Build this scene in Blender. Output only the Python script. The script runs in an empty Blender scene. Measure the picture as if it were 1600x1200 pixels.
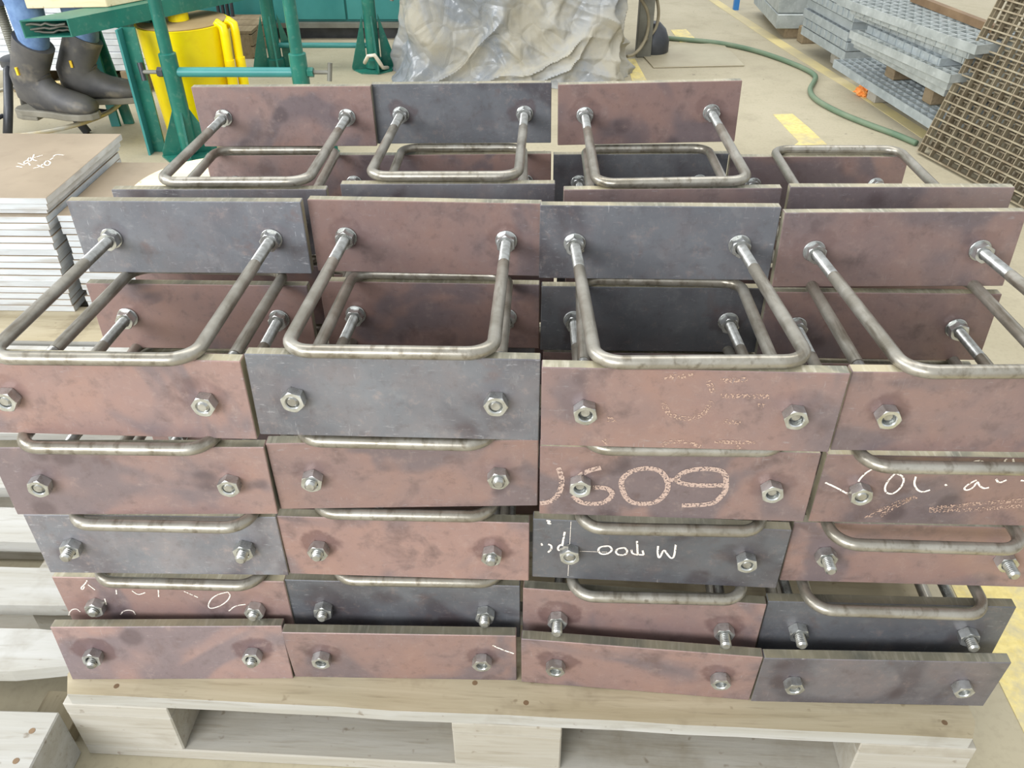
import bpy, bmesh, math, random
import numpy as np
from mathutils import Vector, Matrix, noise
random.seed(7)
SC = bpy.context.scene
COL = SC.collection
PI = math.pi

# ------------------------------------------------------------------ camera
CAM = np.array([0.6373, -0.6280, 1.1341])
YAW, PIT, ROL = (math.radians(a) for a in (-2.3548, 36.0722, -0.5688))
FPX = 1318.1
_f = np.array([math.sin(YAW)*math.cos(PIT), math.cos(YAW)*math.cos(PIT), -math.sin(PIT)])
_r0 = np.array([math.cos(YAW), -math.sin(YAW), 0.0])
_u0 = np.cross(_r0, _f)
_r = _r0*math.cos(ROL) + _u0*math.sin(ROL)
_u = _u0*math.cos(ROL) - _r0*math.sin(ROL)
cd = bpy.data.cameras.new('camera')
cam = bpy.data.objects.new('camera', cd)
COL.objects.link(cam)
cd.sensor_fit = 'HORIZONTAL'; cd.sensor_width = 36.0
cd.lens = FPX*36.0/1600.0
cd.clip_start = 0.01; cd.clip_end = 100
cam.matrix_world = Matrix(((_r[0], _u[0], -_f[0], CAM[0]), (_r[1], _u[1], -_f[1], CAM[1]),
                           (_r[2], _u[2], -_f[2], CAM[2]), (0, 0, 0, 1)))
SC.camera = cam

# ------------------------------------------------------------------ light
W = bpy.data.worlds.new('world'); SC.world = W; W.use_nodes = True
bg = W.node_tree.nodes['Background']
bg.inputs[0].default_value = (0.93, 0.97, 1.0, 1); bg.inputs[1].default_value = 0.86
def area(name, loc, target, sx, sy, power, color=(1, 1, 1)):
    l = bpy.data.lights.new(name, 'AREA'); l.shape = 'RECTANGLE'; l.size = sx; l.size_y = sy
    l.energy = power; l.color = color
    o = bpy.data.objects.new(name, l); COL.objects.link(o)
    o.location = loc
    o.rotation_euler = (Vector(target)-Vector(loc)).to_track_quat('-Z', 'Y').to_euler()
    return o
area('roof_skylight', (0.5, 3.0, 7.0), (0.5, 2.0, 0), 9.0, 3.0, 330, (1.0, 0.98, 0.94))
area('hall_windows', (-6.5, 0.5, 4.0), (0.3, 0.8, 0.3), 6.0, 2.5, 430, (0.96, 0.98, 1.0))
area('hall_gate', (-2.8, -5.8, 3.2), (0.4, 0.5, 0.4), 5.0, 3.0, 560, (0.97, 0.98, 1.0))
SC.view_settings.view_transform = 'Standard'; SC.view_settings.look = 'None'
SC.view_settings.gamma = 1.0; SC.view_settings.use_curve_mapping = False
SC.view_settings.exposure = 0.2

# ------------------------------------------------------------------ helpers
def pix(u, v):
    return _f + _r*(u-800)/FPX + _u*(600-v)/FPX
def onz(u, v, z=0.0):           # where the sight line of a pixel meets a level surface
    d = pix(u, v); return CAM + d*((z-CAM[2])/d[2])
def ony(u, v, y):
    d = pix(u, v); return CAM + d*((y-CAM[1])/d[1])
def onplane(u, v, p, n):
    d = pix(u, v); p = np.array(p); n = np.array(n)
    return CAM + d*(((p-CAM)@n)/(d@n))

class MB:
    def __init__(s): s.v = []; s.f = []; s.m = []; s.cur = 0
    def add(s, vs, fs, mi=None):
        b = len(s.v); s.v += [tuple(map(float, p)) for p in vs]
        s.f += [tuple(b+i for i in f) for f in fs]
        s.m += [s.cur if mi is None else mi]*len(fs)
        return s
    def hexa(s, p, mis=None):   # 8 points: bottom 4 ccw, top 4 ccw
        fs = [(3, 2, 1, 0), (4, 5, 6, 7), (0, 1, 5, 4), (1, 2, 6, 5), (2, 3, 7, 6), (3, 0, 4, 7)]
        b = len(s.v); s.v += [tuple(map(float, q)) for q in p]
        s.f += [tuple(b+i for i in f) for f in fs]
        s.m += (mis or [s.cur]*6); return s
    def box(s, a, b, mis=None, M=None):
        (x0, y0, z0), (x1, y1, z1) = a, b
        p = [(x0, y0, z0), (x1, y0, z0), (x1, y1, z0), (x0, y1, z0), (x0, y0, z1), (x1, y0, z1), (x1, y1, z1), (x0, y1, z1)]
        if M is not None: p = [tuple(M @ Vector(q)) for q in p]
        return s.hexa(p, mis)
    def bar(s, p, q, w, h, up=(0, 0, 1)):
        p = Vector(p); q = Vector(q); d = (q-p).normalized(); up = Vector(up)
        a = d.cross(up).normalized(); b = a.cross(d).normalized()
        P = []
        for c in (-1, 1):
            for (i, e) in ((-1, p), (1, p), (1, q), (-1, q)):
                P.append(e + a*i*w/2 + b*c*h/2)
        return s.hexa([P[0], P[3], P[2], P[1], P[4], P[7], P[6], P[5]][::1]) if 0 else s.hexa([P[0], P[1], P[2], P[3], P[4], P[5], P[6], P[7]])
    def prism(s, poly, z0, z1, M=None):
        n = len(poly)
        vs = [(x, y, z0) for x, y in poly]+[(x, y, z1) for x, y in poly]
        if M is not None: vs = [tuple(M @ Vector(q)) for q in vs]
        fs = [tuple(range(n-1, -1, -1)), tuple(range(n, 2*n))]+[(i, (i+1) % n, n+(i+1) % n, n+i) for i in range(n)]
        return s.add(vs, fs)
    def tube(s, pts, r, seg=10, cap=True, rb=None):
        pts = [Vector(p) for p in pts]; n = len(pts)
        rs = r if isinstance(r, (list, tuple)) else [r]*n
        rb = rs if rb is None else rb
        t = [(pts[min(i+1, n-1)]-pts[max(i-1, 0)]).normalized() for i in range(n)]
        up = Vector((0, 0, 1)) if abs(t[0].z) < 0.9 else Vector((1, 0, 0))
        a = t[0].cross(up).normalized(); vs = []
        for i in range(n):
            a = (a - t[i]*a.dot(t[i])).normalized(); b = a.cross(t[i])
            for k in range(seg):
                w = 2*PI*k/seg
                vs.append(pts[i]+a*math.cos(w)*rs[i]+b*math.sin(w)*rb[i])
        fs = [(i*seg+k, (i+1)*seg+k, (i+1)*seg+(k+1) % seg, i*seg+(k+1) % seg) for i in range(n-1) for k in range(seg)]
        if cap: fs += [tuple(range(seg)), tuple(range(n*seg-1, (n-1)*seg-1, -1))]
        return s.add(vs, fs)
    def lathe(s, prof, seg=24, M=None, cap=True):    # prof: (r, z)
        vs = [(r*math.cos(2*PI*k/seg), r*math.sin(2*PI*k/seg), z) for r, z in prof for k in range(seg)]
        if M is not None: vs = [tuple(M @ Vector(q)) for q in vs]
        n = len(prof)
        fs = [(i*seg+k, i*seg+(k+1) % seg, (i+1)*seg+(k+1) % seg, (i+1)*seg+k) for i in range(n-1) for k in range(seg)]
        if cap: fs += [tuple(range(seg-1, -1, -1)), tuple(range((n-1)*seg, n*seg))]
        return s.add(vs, fs)
    def mesh(s, name, mats, smooth=False, bevel=0):
        me = bpy.data.meshes.new(name)
        me.from_pydata(s.v, [], s.f)
        for m in (mats if isinstance(mats, (list, tuple)) else [mats]): me.materials.append(m)
        me.polygons.foreach_set('material_index', s.m)
        bm = bmesh.new(); bm.from_mesh(me)
        bmesh.ops.recalc_face_normals(bm, faces=bm.faces)
        if bevel:
            bmesh.ops.bevel(bm, geom=list(bm.edges), offset=bevel, segments=1, affect='EDGES', profile=0.5, clamp_overlap=True)
        bm.to_mesh(me); bm.free()
        if smooth:
            me.polygons.foreach_set('use_smooth', [True]*len(me.polygons))
            if smooth is not True: me.set_sharp_from_angle(angle=math.radians(smooth))
        me.update(); return me

def link(name, me, parent=None, loc=(0, 0, 0), M=None):
    o = bpy.data.objects.new(name, me); COL.objects.link(o)
    if parent is not None: o.parent = parent
    if M is not None: o.matrix_basis = M
    else: o.location = loc
    return o
def tag(o, label, cat, group=None):
    o['label'] = label; o['category'] = cat
    if group: o['group'] = group
    return o
def thing(name, label, cat, loc=(0, 0, 0), rz=0, group=None):
    o = link(name, None, loc=loc); o.rotation_euler = (0, 0, rz); o.empty_display_size = 0.05
    return tag(o, label, cat, group)
def part(mb, name, mat, parent, smooth=False, bevel=0, loc=(0, 0, 0), M=None):
    return link(name, mb.mesh(name, mat, smooth, bevel), parent, loc, M)
def solo(mb, name, mat, label, cat, group=None, smooth=False, bevel=0):
    """a one-mesh thing whose origin is moved to its base centre"""
    a = np.array(mb.v); c = np.array([(a[:, 0].min()+a[:, 0].max())/2, (a[:, 1].min()+a[:, 1].max())/2, a[:, 2].min()])
    mb.v = [tuple(p-c) for p in a]
    o = link(name, mb.mesh(name, mat, smooth, bevel), loc=tuple(c))
    return tag(o, label, cat, group)

# ------------------------------------------------------------------ materials
def srgb(r, g, b):
    def c(x):
        x /= 255.0
        return x/12.92 if x <= 0.04045 else ((x+0.055)/1.055)**2.4
    return (c(r), c(g), c(b), 1.0)
class NT:
    def __init__(s, name):
        s.mat = bpy.data.materials.new(name); s.mat.use_nodes = True
        s.t = s.mat.node_tree; s.b = s.t.nodes['Principled BSDF']; s.out = s.t.nodes['Material Output']
    def n(s, typ, **kw):
        o = s.t.nodes.new(typ)
        for k, v in kw.items(): setattr(o, k, v)
        return o
    def l(s, a, b): s.t.links.new(a, b)
    def val(s, sock, x):
        if hasattr(x, 'is_output') or isinstance(x, bpy.types.NodeSocket): s.l(x, sock)
        else: sock.default_value = x
    def coord(s, scale=(1, 1, 1), kind='Object', rnd=True):
        tc = s.n('ShaderNodeTexCoord'); mp = s.n('ShaderNodeMapping'); mp.inputs['Scale'].default_value = scale
        s.l(tc.outputs[kind], mp.inputs['Vector'])
        if rnd:
            oi = s.n('ShaderNodeObjectInfo'); mu = s.n('ShaderNodeMath', operation='MULTIPLY'); mu.inputs[1].default_value = 37.0
            s.l(oi.outputs['Random'], mu.inputs[0]); cb = s.n('ShaderNodeCombineXYZ')
            for i in range(3): s.l(mu.outputs[0], cb.inputs[i])
            s.l(cb.outputs[0], mp.inputs['Location'])
        return mp.outputs[0]
    def noise(s, vec, scale, detail=4, rough=0.55, dist=0.0):
        o = s.n('ShaderNodeTexNoise'); o.inputs['Scale'].default_value = scale; o.inputs['Detail'].default_value = detail
        o.inputs['Roughness'].default_value = rough; o.inputs['Distortion'].default_value = dist
        s.l(vec, o.inputs['Vector']); return o.outputs['Fac']
    def rng(s, x, a, b, c=0.0, d=1.0, smooth=False):
        o = s.n('ShaderNodeMapRange'); o.interpolation_type = 'SMOOTHSTEP' if smooth else 'LINEAR'
        s.l(x, o.inputs[0])
        for i, q in enumerate((a, b, c, d)): o.inputs[i+1].default_value = q
        return o.outputs[0]
    def mix(s, fac, a, b, mode='MIX'):
        o = s.n('ShaderNodeMix', data_type='RGBA', blend_type=mode)
        s.val(o.inputs[0], fac); s.val(o.inputs[6], a); s.val(o.inputs[7], b); return o.outputs[2]
    def math(s, op, a, b=None, clamp=False):
        o = s.n('ShaderNodeMath', operation=op); o.use_clamp = clamp; s.val(o.inputs[0], a)
        if b is not None: s.val(o.inputs[1], b)
        return o.outputs[0]
    def bump(s, h, strength=0.2, dist=0.001):
        o = s.n('ShaderNodeBump'); o.inputs['Strength'].default_value = strength; o.inputs['Distance'].default_value = dist
        s.l(h, o.inputs['Height']); s.l(o.outputs[0], s.b.inputs['Normal'])
    def set(s, color=None, rough=None, metal=None, spec=None):
        if color is not None: s.val(s.b.inputs['Base Color'], color)
        if rough is not None: s.val(s.b.inputs['Roughness'], rough)
        if metal is not None: s.val(s.b.inputs['Metallic'], metal)
        if spec is not None: s.val(s.b.inputs['Specular IOR Level'], spec)
        return s.mat

def mottled(name, c1, c2, scale=6, rough=0.6, metal=0.0, bump=0.0, stretch=(1, 1, 1), c3=None, s3=40, f3=0.4, detail=5, bd=0.001):
    m = NT(name); v = m.coord(stretch)
    a = m.noise(v, scale, detail); col = m.mix(m.rng(a, 0.35, 0.65), c1, c2)
    b = m.noise(v, s3, 3)
    if c3 is not None: col = m.mix(m.rng(b, 0.55, 0.7, 0, f3), col, c3)
    if bump: m.bump(b, bump, bd)
    return m.set(col, rough, metal)

def plate_material():
    m = NT('mill_scale'); v = m.coord()
    oi = m.n('ShaderNodeObjectInfo'); sp = m.n('ShaderNodeSeparateColor'); m.l(oi.outputs['Color'], sp.inputs[0])
    tone, bri, halo = sp.outputs[0], sp.outputs[1], sp.outputs[2]
    n1 = m.noise(v, 9, 5, 0.6, 0.6); n2 = m.noise(v, 22, 4, 0.6, 0.3); n3 = m.noise(v, 130, 3, 0.7); n4 = m.noise(v, 5, 3, 0.5, 1.2)
    red = m.mix(m.rng(n1, 0.3, 0.7), srgb(139, 116, 112), srgb(150, 121, 111))
    red = m.mix(m.rng(n4, 0.50, 0.62, 0, 0.9, True), red, srgb(116, 104, 106))
    red = m.mix(m.rng(n2, 0.57, 0.72, 0, 0.75), red, srgb(104, 82, 77))
    sl = m.mix(m.rng(n1, 0.3, 0.7), srgb(98, 100, 105), srgb(120, 122, 126))
    sl = m.mix(m.rng(n4, 0.52, 0.66, 0, 0.7, True), sl, srgb(76, 70, 74))
    sl = m.mix(m.rng(n2, 0.62, 0.78, 0, 0.5), sl, srgb(112, 88, 80))
    sl = m.mix(m.rng(m.noise(v, 34, 4, 0.7), 0.56, 0.72, 0, 0.35), sl, srgb(142, 142, 142))
    t2 = m.math('ADD', tone, m.rng(n2, 0.3, 0.7, -0.12, 0.12), True)
    col = m.mix(t2, red, sl)
    # fine worn-bright scratches, mostly towards the edges
    tc = m.n('ShaderNodeTexCoord'); sx = m.n('ShaderNodeSeparateXYZ'); m.l(tc.outputs['Object'], sx.inputs[0])
    ax = m.math('ABSOLUTE', sx.outputs[0])
    edge = m.math('MAXIMUM', m.rng(ax, 0.10, 0.15), m.rng(m.math('ABSOLUTE', sx.outputs[2]), 0.02, 0.05))
    vs = m.coord((14, 14, 60)); vs2 = m.coord((70, 14, 12))
    sc = m.math('MAXIMUM', m.rng(m.noise(vs, 5, 3, 0.7), 0.62, 0.74), m.rng(m.noise(vs2, 5, 3, 0.7), 0.64, 0.76))
    sc = m.math('MULTIPLY', sc, m.rng(edge, 0, 1, 0.22, 0.75))
    sc = m.math('MULTIPLY', sc, m.rng(tone, 0, 1, 0.5, 1.0))
    col = m.mix(sc, col, srgb(168, 168, 170))
    # oil stain spread around each nut
    wob = m.rng(m.noise(v, 26, 3, 0.6), 0.2, 0.8, -0.010, 0.010)
    dx = m.math('SUBTRACT', ax, 0.104); dz = m.math('SUBTRACT', sx.outputs[2], 0.006)
    d = m.math('SQRT', m.math('ADD', m.math('MULTIPLY', dx, m.math('MULTIPLY', dx, 0.72)), m.math('MULTIPLY', dz, dz)))
    st = m.math('MULTIPLY', m.rng(m.math('ADD', d, wob), 0.0235, 0.018, 0, 0.55), halo)
    col = m.mix(st, col, srgb(84, 58, 58))
    # rain-drop like dark finger marks
    vo = m.n('ShaderNodeTexVoronoi'); vo.inputs['Scale'].default_value = 17; m.l(v, vo.inputs['Vector'])
    fm = m.math('MULTIPLY', m.rng(vo.outputs['Distance'], 0.20, 0.32, 1, 0), m.rng(n4, 0.52, 0.6))
    col = m.mix(m.math('MULTIPLY', fm, 0.55), col, srgb(78, 66, 68))
    n5 = m.noise(v, 60, 5, 0.75)
    col = m.mix(m.rng(n5, 0.54, 0.74, 0, 0.40), col, srgb(82, 70, 68))
    col = m.mix(m.rng(n5, 0.44, 0.28, 0, 0.30), col, srgb(170, 150, 140))
    col = m.mix(1.0, col, bri, 'MULTIPLY')
    m.bump(n3, 0.12, 0.0006)
    return m.set(col, m.rng(n2, 0.3, 0.7, 0.36, 0.52), 0.15, 0.5)
def edge_material():
    m = NT('cut_steel_edge'); v = m.coord((1, 1, 1)); n1 = m.noise(v, 12, 4, 0.6, 0.5); n2 = m.noise(m.coord((220, 30, 30)), 1.0, 3)
    oi = m.n('ShaderNodeObjectInfo')
    col = m.mix(m.rng(n1, 0.35, 0.68), srgb(176, 166, 138), srgb(112, 112, 100))
    col = m.mix(m.rng(n2, 0.5, 0.75, 0, 0.5), col, srgb(206, 200, 182))
    col = m.mix(m.math('MULTIPLY', oi.outputs['Alpha'], 1.0), srgb(82, 80, 70), col)
    m.bump(n2, 0.25, 0.0008)
    return m.set(col, 0.42, 0.25)
def rod_material():
    m = NT('bare_steel_rod'); v = m.coord((1, 1, 1)); n1 = m.noise(v, 18, 5, 0.65, 0.4); n2 = m.noise(m.coord((90, 12, 90)), 1.2, 4)
    col = m.mix(m.rng(n1, 0.35, 0.65), srgb(132, 126, 113), srgb(164, 160, 150))
    col = m.mix(m.rng(n2, 0.52, 0.7, 0, 0.7), col, srgb(98, 89, 74))
    m.bump(n2, 0.2, 0.0006)
    return m.set(col, m.rng(n1, 0.3, 0.7, 0.26, 0.42), 0.62)
def zinc_material():
    m = NT('zinc_plating'); v = m.coord(); n1 = m.noise(v, 60, 4)
    return m.set(m.mix(m.rng(n1, 0.35, 0.65), srgb(168, 169, 164), srgb(206, 209, 208)), m.rng(n1, 0.3, 0.7, 0.22, 0.38), 0.85)
def thread_material():
    m = NT('zinc_thread'); n1 = m.noise(m.coord(), 90, 4)
    return m.set(m.mix(m.rng(n1, 0.35, 0.65), srgb(150, 149, 144), srgb(186, 187, 184)), 0.32, 0.85)
def wood_material(name, c1, c2, c3, axis=0, stain=0.5):
    m = NT(name); st = [7, 7, 7]; st[axis] = 0.6
    v = m.coord(tuple(st)); n1 = m.noise(v, 3.2, 6, 0.6, 0.8); v2 = m.coord(tuple(q*6 for q in st)); n2 = m.noise(v2, 3, 4, 0.6)
    v3 = m.coord(); n3 = m.noise(v3, 6, 5, 0.65); n4 = m.noise(v3, 55, 2)
    col = m.mix(m.rng(n1, 0.35, 0.65), c1, c2)
    col = m.mix(m.rng(n2, 0.55, 0.75, 0, 0.5), col, c3)
    col = m.mix(m.rng(n3, 0.55, 0.72, 0, stain), col, c3)
    col = m.mix(m.rng(n4, 0.68, 0.76, 0, 0.5), col, srgb(96, 78, 52))
    m.bump(n2, 0.35, 0.0012)
    return m.set(col, 0.75, 0.0, 0.25)
def floor_material():
    m = NT('dusty_concrete'); v = m.coord((1, 1, 1), rnd=False)
    n1 = m.noise(v, 1.3, 6, 0.6, 0.4); n2 = m.noise(v, 7, 6, 0.65); n3 = m.noise(v, 90, 3); n4 = m.noise(v, 30, 2)
    col = m.mix(m.rng(n1, 0.35, 0.65), srgb(178, 169, 145), srgb(164, 155, 131))
    col = m.mix(m.rng(n2, 0.5, 0.72, 0, 0.5), col, srgb(148, 140, 120))
    col = m.mix(m.rng(n3, 0.5, 0.8, 0, 0.25), col, srgb(120, 112, 94))
    col = m.mix(m.rng(n4, 0.71, 0.74, 0, 0.5), col, srgb(104, 98, 86))
    m.bump(n3, 0.1, 0.001)
    return m.set(col, m.rng(n2, 0.3, 0.7, 0.55, 0.75), 0, 0.35)
def paint_material():
    m = NT('worn_yellow_paint'); v = m.coord(rnd=False); n = m.noise(v, 9, 6, 0.7); n2 = m.noise(v, 60, 3)
    col = m.mix(m.rng(n2, 0.4, 0.7), srgb(224, 206, 134), srgb(208, 188, 116))
    m.set(m.mix(m.rng(n, 0.46, 0.62, 0, 0.9), col, srgb(182, 172, 140)), 0.6)
    return m.mat
M_FADED = mottled('faded_yellow_paint', srgb(208, 192, 136), srgb(180, 168, 134), 5, 0.65)
def chalk_material(name, c, th):
    m = NT(name); n = m.noise(m.coord(), 420, 2, 0.6)
    tr = m.n('ShaderNodeBsdfTransparent'); mx = m.n('ShaderNodeMixShader')
    m.set(c, 0.9, 0, 0.1); m.l(m.rng(n, th, th+0.08), mx.inputs[0]); m.l(tr.outputs[0], mx.inputs[1]); m.l(m.b.outputs[0], mx.inputs[2])
    m.l(mx.outputs[0], m.out.inputs[0]); return m.mat

M_PLATE = plate_material(); M_EDGE = edge_material(); M_ROD = rod_material(); M_ZINC = zinc_material(); M_THREAD = thread_material()
M_CHALK = chalk_material('white_chalk', srgb(236, 226, 214), 0.36)
M_STENCIL = chalk_material('stencil_paint', srgb(178, 156, 144), 0.40)
M_FAINT = chalk_material('rubbed_chalk', srgb(172, 146, 130), 0.50)
M_FLOOR = floor_material(); M_PAINT = paint_material()
WOODC = (srgb(176, 165, 140), srgb(156, 144, 117), srgb(116, 104, 82))
M_WOODX = wood_material('pallet_wood_along', *WOODC, axis=0, stain=0.75)
M_WOODY = wood_material('pallet_wood_across', *WOODC, axis=1)
M_PALE = wood_material('pale_wood', srgb(176, 175, 170), srgb(160, 157, 147), srgb(124, 116, 98), axis=0, stain=0.55)  # pale timber; on deck board sides the paleness also stands in for daylight
M_BLOCK = wood_material('pallet_block_wood', srgb(174, 170, 160), srgb(158, 152, 138), srgb(128, 118, 98), axis=0)
M_OLDWOOD = wood_material('weathered_wood', srgb(150, 134, 108), srgb(128, 112, 88), srgb(96, 82, 62), axis=1)
M_PLY = wood_material('cream_plywood', srgb(232, 218, 184), srgb(222, 204, 164), srgb(206, 184, 140), axis=0, stain=0.15)
M_GREEN = mottled('green_paint', srgb(28, 98, 86), srgb(38, 116, 100), 8, 0.32, 0.0, 0.08, c3=srgb(120, 150, 130), s3=50, f3=0.25)
M_TEAL = mottled('teal_paint', srgb(46, 122, 120), srgb(62, 138, 134), 5, 0.4)
M_YELLOW = mottled('yellow_paint', srgb(255, 232, 0), srgb(250, 218, 6), 6, 0.34, c3=srgb(228, 190, 20), s3=22, f3=0.25)
M_DUST = mottled('dusty_brown_top', srgb(168, 146, 104), srgb(150, 128, 88), 8, 0.85)
M_BLACK = mottled('black_painted_steel', srgb(52, 54, 58), srgb(72, 74, 78), 12, 0.42, 0.3)
M_GREY = mottled('grey_steel', srgb(128, 128, 118), srgb(104, 102, 92), 9, 0.55, 0.2)
M_GALV = mottled('galvanised_steel', srgb(176, 182, 180), srgb(152, 158, 156), 16, 0.5, 0.35, c3=srgb(204, 208, 206), s3=45, f3=0.4)
M_GALVB = mottled('bluish_galvanised_steel', srgb(172, 180, 182), srgb(154, 162, 164), 14, 0.48, 0.35, c3=srgb(200, 208, 210), s3=45, f3=0.4)
M_RUSTG = mottled('rusty_grating_steel', srgb(156, 146, 122), srgb(132, 120, 98), 14, 0.6, 0.2, c3=srgb(112, 90, 68), s3=30, f3=0.5)
M_RUST = mottled('rusty_steel', srgb(136, 112, 84), srgb(112, 90, 66), 10, 0.6, 0.2)
M_SHEETTOP = mottled('brown_hot_rolled_sheet', srgb(164, 148, 126), srgb(146, 131, 110), 4, 0.42, 0.15, c3=srgb(130, 114, 94), s3=20, f3=0.3)
M_SHEETEDGE = mottled('bright_sheared_edge', srgb(214, 219, 222), srgb(190, 193, 194), 14, 0.4, 0.25, c3=srgb(160, 148, 130), s3=22, f3=0.4, stretch=(0.4, 1, 3))
M_WHITESHEET = mottled('pale_sheet_edge', srgb(222, 226, 228), srgb(196, 200, 204), 14, 0.5)
M_BOOT = mottled('dusty_black_leather', srgb(60, 60, 63), srgb(88, 86, 83), 9, 0.55, 0, 0.3, c3=srgb(136, 128, 112), s3=14, f3=0.6, bd=0.004)
M_SOLE = mottled('grey_boot_sole', srgb(128, 124, 112), srgb(108, 104, 92), 14, 0.8)
M_DENIM = mottled('blue_denim', srgb(104, 132, 172), srgb(84, 112, 152), 22, 0.9, 0, 0.3)
M_SKIN = mottled('skin', srgb(196, 150, 124), srgb(186, 138, 112), 10, 0.6)
M_HAIR = mottled('dark_hair', srgb(46, 36, 30), srgb(58, 46, 38), 30, 0.7)
M_HOSE = mottled('green_rubber_hose', srgb(92, 116, 92), srgb(112, 128, 104), 9, 0.6)
M_CABLE = mottled('grey_cable', srgb(150, 140, 114), srgb(130, 120, 98), 14, 0.65)
M_ORANGE = mottled('orange_film', srgb(232, 128, 50), srgb(244, 170, 96), 40, 0.35)
M_BLUE = mottled('blue_paint', srgb(40, 110, 176), srgb(50, 120, 184), 9, 0.45)
M_WHITE = mottled('white_disc', srgb(236, 230, 214), srgb(226, 216, 194), 9, 0.6)
M_TAGY = mottled('yellow_tag', srgb(236, 196, 40), srgb(226, 186, 40), 20, 0.6)
M_RINGY = mottled('worn_yellow_ring', srgb(176, 176, 170), srgb(190, 160, 60), 7, 0.35, 0.5)
def tarp_material():
    m = NT('dusty_plastic_sheet'); v = m.coord(rnd=False); n1 = m.noise(v, 3.2, 6, 0.6, 0.6); n2 = m.noise(v, 14, 5, 0.65)
    dust = m.rng(n1, 0.42, 0.60)
    col = m.mix(dust, srgb(132, 137, 142), srgb(160, 155, 140)); col = m.mix(m.rng(n2, 0.5, 0.75, 0, 0.5), col, srgb(134, 136, 134))
    vc = m.n('ShaderNodeTexVoronoi'); vc.feature = 'DISTANCE_TO_EDGE'; vc.inputs['Scale'].default_value = 9; m.l(v, vc.inputs['Vector'])
    m.bump(m.math('ADD', n2, m.rng(vc.outputs['Distance'], 0, 0.12)), 0.35, 0.008)
    return m.set(col, m.rng(dust, 0, 1, 0.22, 0.7), 0.0, 0.6)
M_TARP = tarp_material()

# ================================================================== SETTING
fl = MB().box((-9, -6, -0.1), (10, 12, 0.0))
floor = link('floor', fl.mesh('floor', M_FLOOR)); floor['kind'] = 'structure'
def mark(pts, mat=M_PAINT, name='paint_mark', h=0.0012, z0=0.0):
    poly = [tuple(onz(u, v)[:2]) for u, v in pts]
    part(MB().prism(poly, z0, z0+h), name, mat, floor)
mark([(1208, 179), (1238, 178), (1262, 198), (1292, 226), (1240, 228), (1248, 222)])
mark([(1048, 47), (1072, 46), (1092, 66), (1062, 66)])
mark([(978, 92), (992, 92), (1014, 132), (990, 135)])
mark([(1098, -6), (1112, -6), (1200, 50), (1262, 88), (1342, 138), (1462, 214), (1440, 216), (1330, 142), (1250, 94), (1190, 56)], M_FADED)
part(MB().prism([(1.345, -.9), (1.50, -.9), (1.50, 1.0), (1.345, 1.0)], 0, .0012), 'paint_mark', M_PAINT, floor)

# ================================================================== PALLETS
def pallet(loc, rz, label, top=M_WOODX, inset=0.0, widths=None):
    t = thing('wooden_pallet', label, 'pallet', loc, rz)
    tops = widths or [(0, .145), (.1863, .2863), (.3275, .4725), (.5138, .6138), (.655, .8)]
    rnd = random.Random(int(loc[0]*1000)+5)
    for i, (a, b) in enumerate(tops):
        c0 = 0.012 if i == 0 else 0.003; c1 = 0.03 if i == len(tops)-1 else 0.003
        n = 16; poly = []
        for k in range(n+1):
            x = 1.2*k/n; e = c0 if k in (0, n) else 0
            poly.append((x, a+e+rnd.uniform(0, .0022)))
        for k in range(n, -1, -1):
            x = 1.2*k/n; e = c1 if k in (0, n) else 0
            poly.append((x, b-e-rnd.uniform(0, .0022)))
        if i == 0 and inset == 0: poly = [(0, a+.03)]+[(0.014, a+.001)]+poly[1:n]+[(1.188, a+.001), (1.2, a+.025)]+poly[n+1:]
        w = (b-a)
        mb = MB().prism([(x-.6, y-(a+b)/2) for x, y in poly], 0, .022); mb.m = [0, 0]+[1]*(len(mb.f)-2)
        part(mb, 'deck_board', [top, M_PALE], t, loc=(.6, (a+b)/2, .122))  # sides paler than tops: sawn wood, plus the window light painted in
    for x in (0, .5275, 1.055):
        part(MB().box((-.0725, -.4+inset*.5, 0), (.0725, .4-inset*.5, .022)), 'stringer_board', M_BLOCK, t, bevel=.0015, loc=(x+.0725, .4+inset*.5, .1))
        for (y, w) in ((inset, .1), (.3275, .145), (.7, .1)):
            part(MB().box((-.0725, -w/2, 0), (.0725, w/2, .078)), 'block', M_BLOCK, t, bevel=.002, loc=(x+.0725, y+w/2, .022))
    for (y, w) in ((inset, .1), (.3275, .145), (.7, .1)):
        part(MB().box((-.6, -w/2, 0), (.6, w/2, .022)), 'bottom_board', M_BLOCK, t, bevel=.002, loc=(.6, y+w/2, 0))
    return t
pal = pallet((0.0, 0.0145, 0), math.radians(-1.39), 'wooden pallet in the foreground carrying the big stack of U-bolt plates')
palB = pallet((-1.226, 0.045, -0.008), 0.0, 'pale empty wooden pallet at the left beside the stack of U-bolt plates', M_PALE,
              inset=.15,
              widths=[(0.0, .073), (.112, .187), (.236, .315), (.36, .46), (.505, .60), (.655, .8)])
palB.location = (-1.204, 0.045, 0)
palC = pallet((-1.22, 0.862, 0), 0.0, 'wooden pallet carrying the left stacks of flat steel plates', M_WOODX)
# nail holes in the front board
for (u, v) in ((182, 1072), (742, 1067), (822, 1098), (1476, 1129)):
    p = onz(u, v, .144); q = pal.matrix_basis
    o = part(MB().lathe([(.004, 0), (.0038, .0006)], 10), 'nail_head', M_RUST, pal)
    mw = Matrix.Translation((0.0, 0.0145, 0)) @ Matrix.Rotation(math.radians(-1.39), 4, 'Z')
    o.location = mw.inverted() @ Vector((p[0], p[1], .1435))
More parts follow.
